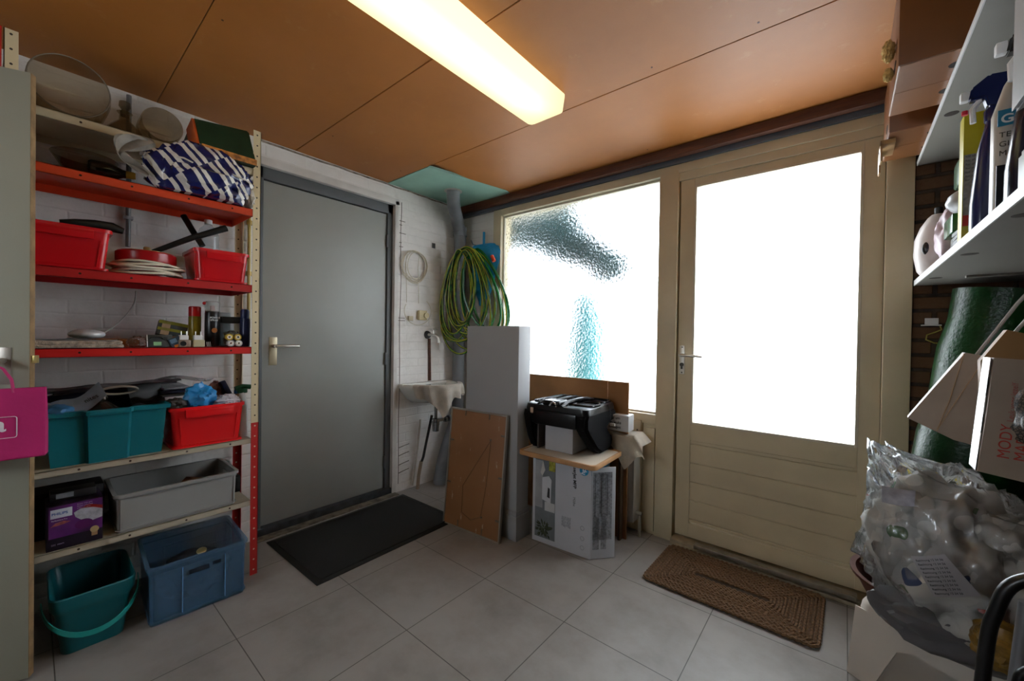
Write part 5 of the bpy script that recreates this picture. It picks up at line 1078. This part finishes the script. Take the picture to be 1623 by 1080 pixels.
# stool, bowl, plastic bag of clothes
a0 = math.atan2(-.17, .25)
stl = thing('step_stool', 'white plastic step stool with an arched opening at the right', 'stool', (.320, 1.849, 0), (0, 0, radians(-30)))
SW = M('c9c2b8', .42, .04, 5)
q = bm_()
def slp(s, z, rad=.04): return rrect(.50*s, .24*s, rad, z, 6)
loft(q, [slp(1.0, .24), slp(.985, .262), slp(.95, .278), slp(.90, .285)], True, True); link('stool_top', q, SW, stl)
def side(yy, sgn):
    q = bm_(); a, b_ = .25, .262
    out = [(-a*1.06, 0), (-a*1.06+.075, 0), (-a*.98+.09, .10), (-.13, .165), (-.09, .19), (.09, .19), (.13, .165), (a*.98-.09, .10), (a*1.06-.075, 0), (a*1.06, 0), (a, .245), (-a, .245)]
    loft(q, [[(x, yy+sgn*(.012*(1-z/.245)), z) for x, z in out], [(x, yy+sgn*(.012*(1-z/.245))-sgn*.004, z) for x, z in out]])
    bmesh.ops.triangulate(q, faces=[f for f in q.faces if len(f.verts) > 4])
    link('stool_side', q, SW, stl, smooth=False)
side(-.119, -1); side(.119, 1)
for s in (-1, 1):
    q = bm_(); loft(q, [[(s*.248, -.085, .245), (s*.248, .085, .245), (s*.244, .085, .245), (s*.244, -.085, .245)], [(s*.265, -.09, 0), (s*.265, .09, 0), (s*.261, .09, 0), (s*.261, -.09, 0)]]); link('stool_end', q, SW, stl)
q = bm_()
for x in (-.265, .265):
    for y in (-.131, .131): 
        abox(q, (x-.02 if x > 0 else x, y-.006 if y > 0 else y, 0), (x if x > 0 else x+.02, y if y > 0 else y+.006, .012), .002)
link('rim', q, SW, stl)
q = bm_(); bmesh.ops.create_uvsphere(q, u_segments=32, v_segments=20, radius=.085); one('yellow_ball', q, M('c29a12', .45, .06, 20), 'yellow ball lying on the floor beneath the step stool', 'ball', (.33, 1.83, .085))
bwl = thing('brown_bowl', 'wide reddish-brown plastic bowl standing on the step stool', 'bowl', (.215, 1.80, .286))
q = bm_(); alathe(q, [(.10, 0), (.12, .005), (.178, .12), (.19, .128), (.19, .136), (.175, .134), (.116, .012), (.02, .008)], 44); link('bowl_body', q, M('4a261c', .35, .08), bwl)
N = NT('printed_cotton'); v = N.co(); vo = N.n('ShaderNodeTexVoronoi'); vo.inputs['Scale'].default_value = 13; N.l(v, vo.inputs['Vector'])
wh = N.n('ShaderNodeSeparateColor'); N.l(vo.outputs['Color'], wh.inputs[0])
motif = N.math('LESS_THAN', vo.outputs['Distance'], .32); pick = N.ramp(wh.outputs[0], [(.0, 'cbcac4'), (.50, 'cbcac4'), (.52, '3f6a3e'), (.68, 'c02c24'), (.78, 'c0a824'), (.90, '2c3a5a')]);
for e in N.t.nodes:
    if e.type == 'VALTORGB': e.color_ramp.interpolation = 'CONSTANT' if len(e.color_ramp.elements) > 4 else 'LINEAR'
N.col(N.mix(motif, N.ramp(N.noise(7, 3, v), [(.3, '9b9c98'), (.7, 'b6b5b0')]), pick)); N.b.inputs['Roughness'].default_value = .8; COT = N.m
pcb = thing('plastic_laundry_bag', 'clear plastic sack stuffed with white printed cotton standing in the brown bowl', 'bag', (.235, 1.70, .40))
q = bm_(); blob(q, (.0, .0, .16), (.165, .16, .20), .55, 2.0, 5, 31); blob(q, (-.09, -.05, .20), (.08, .08, .14), .5, 2.4, 4, 7); blob(q, (.10, -.06, .22), (.08, .08, .10), .5, 2.4, 4, 9); link('cotton_cloth', q, COT, pcb, ang=180)
N = NT('clear_film'); tr_ = N.n('ShaderNodeBsdfTransparent'); gl_ = N.n('ShaderNodeBsdfGlossy'); gl_.inputs['Roughness'].default_value = .12; gl_.inputs[0].default_value = (.9, .92, .95, 1)
df_ = N.n('ShaderNodeBsdfDiffuse'); df_.inputs[0].default_value = (.75, .76, .78, 1)
bp = N.n('ShaderNodeBump'); bp.inputs['Strength'].default_value = .9; bp.inputs['Distance'].default_value = .02; N.l(N.noise(16, 4, N.co(scale=(1, 1, .35))), bp.inputs['Height']); N.l(bp.outputs[0], gl_.inputs['Normal'])
m0 = N.n('ShaderNodeMixShader'); m0.inputs[0].default_value = .12; N.l(tr_.outputs[0], m0.inputs[1]); N.l(df_.outputs[0], m0.inputs[2])
fz = N.n('ShaderNodeFresnel'); fz.inputs['IOR'].default_value = 1.7; N.l(bp.outputs[0], fz.inputs['Normal'])
m1 = N.n('ShaderNodeMixShader'); N.l(fz.outputs[0], m1.inputs[0]); N.l(m0.outputs[0], m1.inputs[1]); N.l(gl_.outputs[0], m1.inputs[2]); N.l(m1.outputs[0], N.out.inputs[0]); FILM = N.m
q = bm_(); blob(q, (.0, -.0, .175), (.185, .175, .235), .38, 2.1, 5, 33)
for v_ in q.verts:
    if v_.co.z > .30 and v_.co.x < -.02: v_.co.z += (.10)*min(1, (v_.co.z-.30)*8)*min(1, (-.02-v_.co.x)*10); v_.co.x -= .07*min(1, (v_.co.z-.30)*6)
    if v_.co.z < -.02: v_.co.x *= .8; v_.co.y *= .8
link('plastic_film', q, FILM, pcb, ang=180)
def quad(c, nu=8, nv=8, cv=.01):
    c = [Vector(p) for p in c]
    return grid(bm_(), nu, nv, lambda a, b: (c[0].lerp(c[1], a)).lerp(c[3].lerp(c[2], a), b)+Vector((0, -cv*sin(a*pi)-cv*sin(b*pi)*.5, 0)), .0008)
link('care_leaflet', quad([(-.150, -.185, .378), (-.085, -.20, .385), (-.088, -.21, .345), (-.150, -.195, .335)]), M('a5a3a8', .5, .12, 60), pcb)
SL = [(-.095, -.235, .222), (-.036, -.245, .252), (.027, -.235, .170), (-.050, -.225, .130)]
link('packing_slip', quad(SL, cv=.006), M('b5b3b6', .5, .05), pcb)
c_ = [Vector(p) for p in SL]; ux = (c_[1]-c_[0]).normalized(); uy = (c_[0]-c_[3]).normalized()
for i in range(9):
    p_ = c_[0].lerp(c_[3], (i+1)/10)+ux*.006+Vector((0, -.0115, 0)); text('lettering', 'Rechnung 12 34 56', .0068, M('4c4c50', .5, 0), pcb, face(p_, ux, uy))
q = bm_(); blob(q, (.27, 1.655, .385), (.19, .085, .085), .3, 2, 4, 15); one('grey_liner', q, M('56565a', .35, .1, 10), 'grey plastic bag bulging over the front rim of the brown bowl', 'bag')
q = bm_(); blob(q, (.31, 1.52, .44), (.055, .045, .06), .3, 3, 4, 19); one('yellow_pouch', q, M('8a6a2c', .4, .4, 30), 'small yellow-orange pouch poking out beside the plastic sack', 'pouch')
# folding chair at the right edge
ch = thing('folding_chair', 'black tubular folding chair seen at the right edge of the frame', 'chair', (.36, .92, 0))
BT_ = M('101216', .3, .05)
q = bm_(); atube(q, smooth([(-.215, 0, 0), (-.205, 0, .35), (-.190, 0, .70), (-.180, 0, .78), (-.165, 0, .825), (-.13, 0, .848), (-.08, 0, .852), (.12, 0, .852), (.17, 0, .82), (.18, 0, .70), (.20, 0, 0)]), .0085, 14); link('back_frame', q, BT_, ch)
q = bm_(); atube(q, [(-.175, .05, .0), (-.165, .03, .5), (-.150, .01, .80)], .008, 12); link('leg', q, M('8d9096', .3, .05, metal=.6), ch)
q = bm_(); atube(q, [(.175, .05, .0), (.165, .03, .5), (.150, .01, .80)], .008, 12); link('leg', q, M('8d9096', .3, .05, metal=.6), ch)
q = bm_(); atube(q, smooth([(-.185, -.07, 0), (-.175, -.06, .5), (-.170, -.05, .69), (-.155, -.05, .735), (-.11, -.05, .752), (.10, -.05, .752), (.15, -.05, .73), (.17, -.06, .5), (.185, -.07, 0)]), .007, 14); link('front_frame', q, BT_, ch)
link('backrest', B((-.14, -.012, .60), (.15, .012, .84), .01), M('08080a', .5, .05), ch)
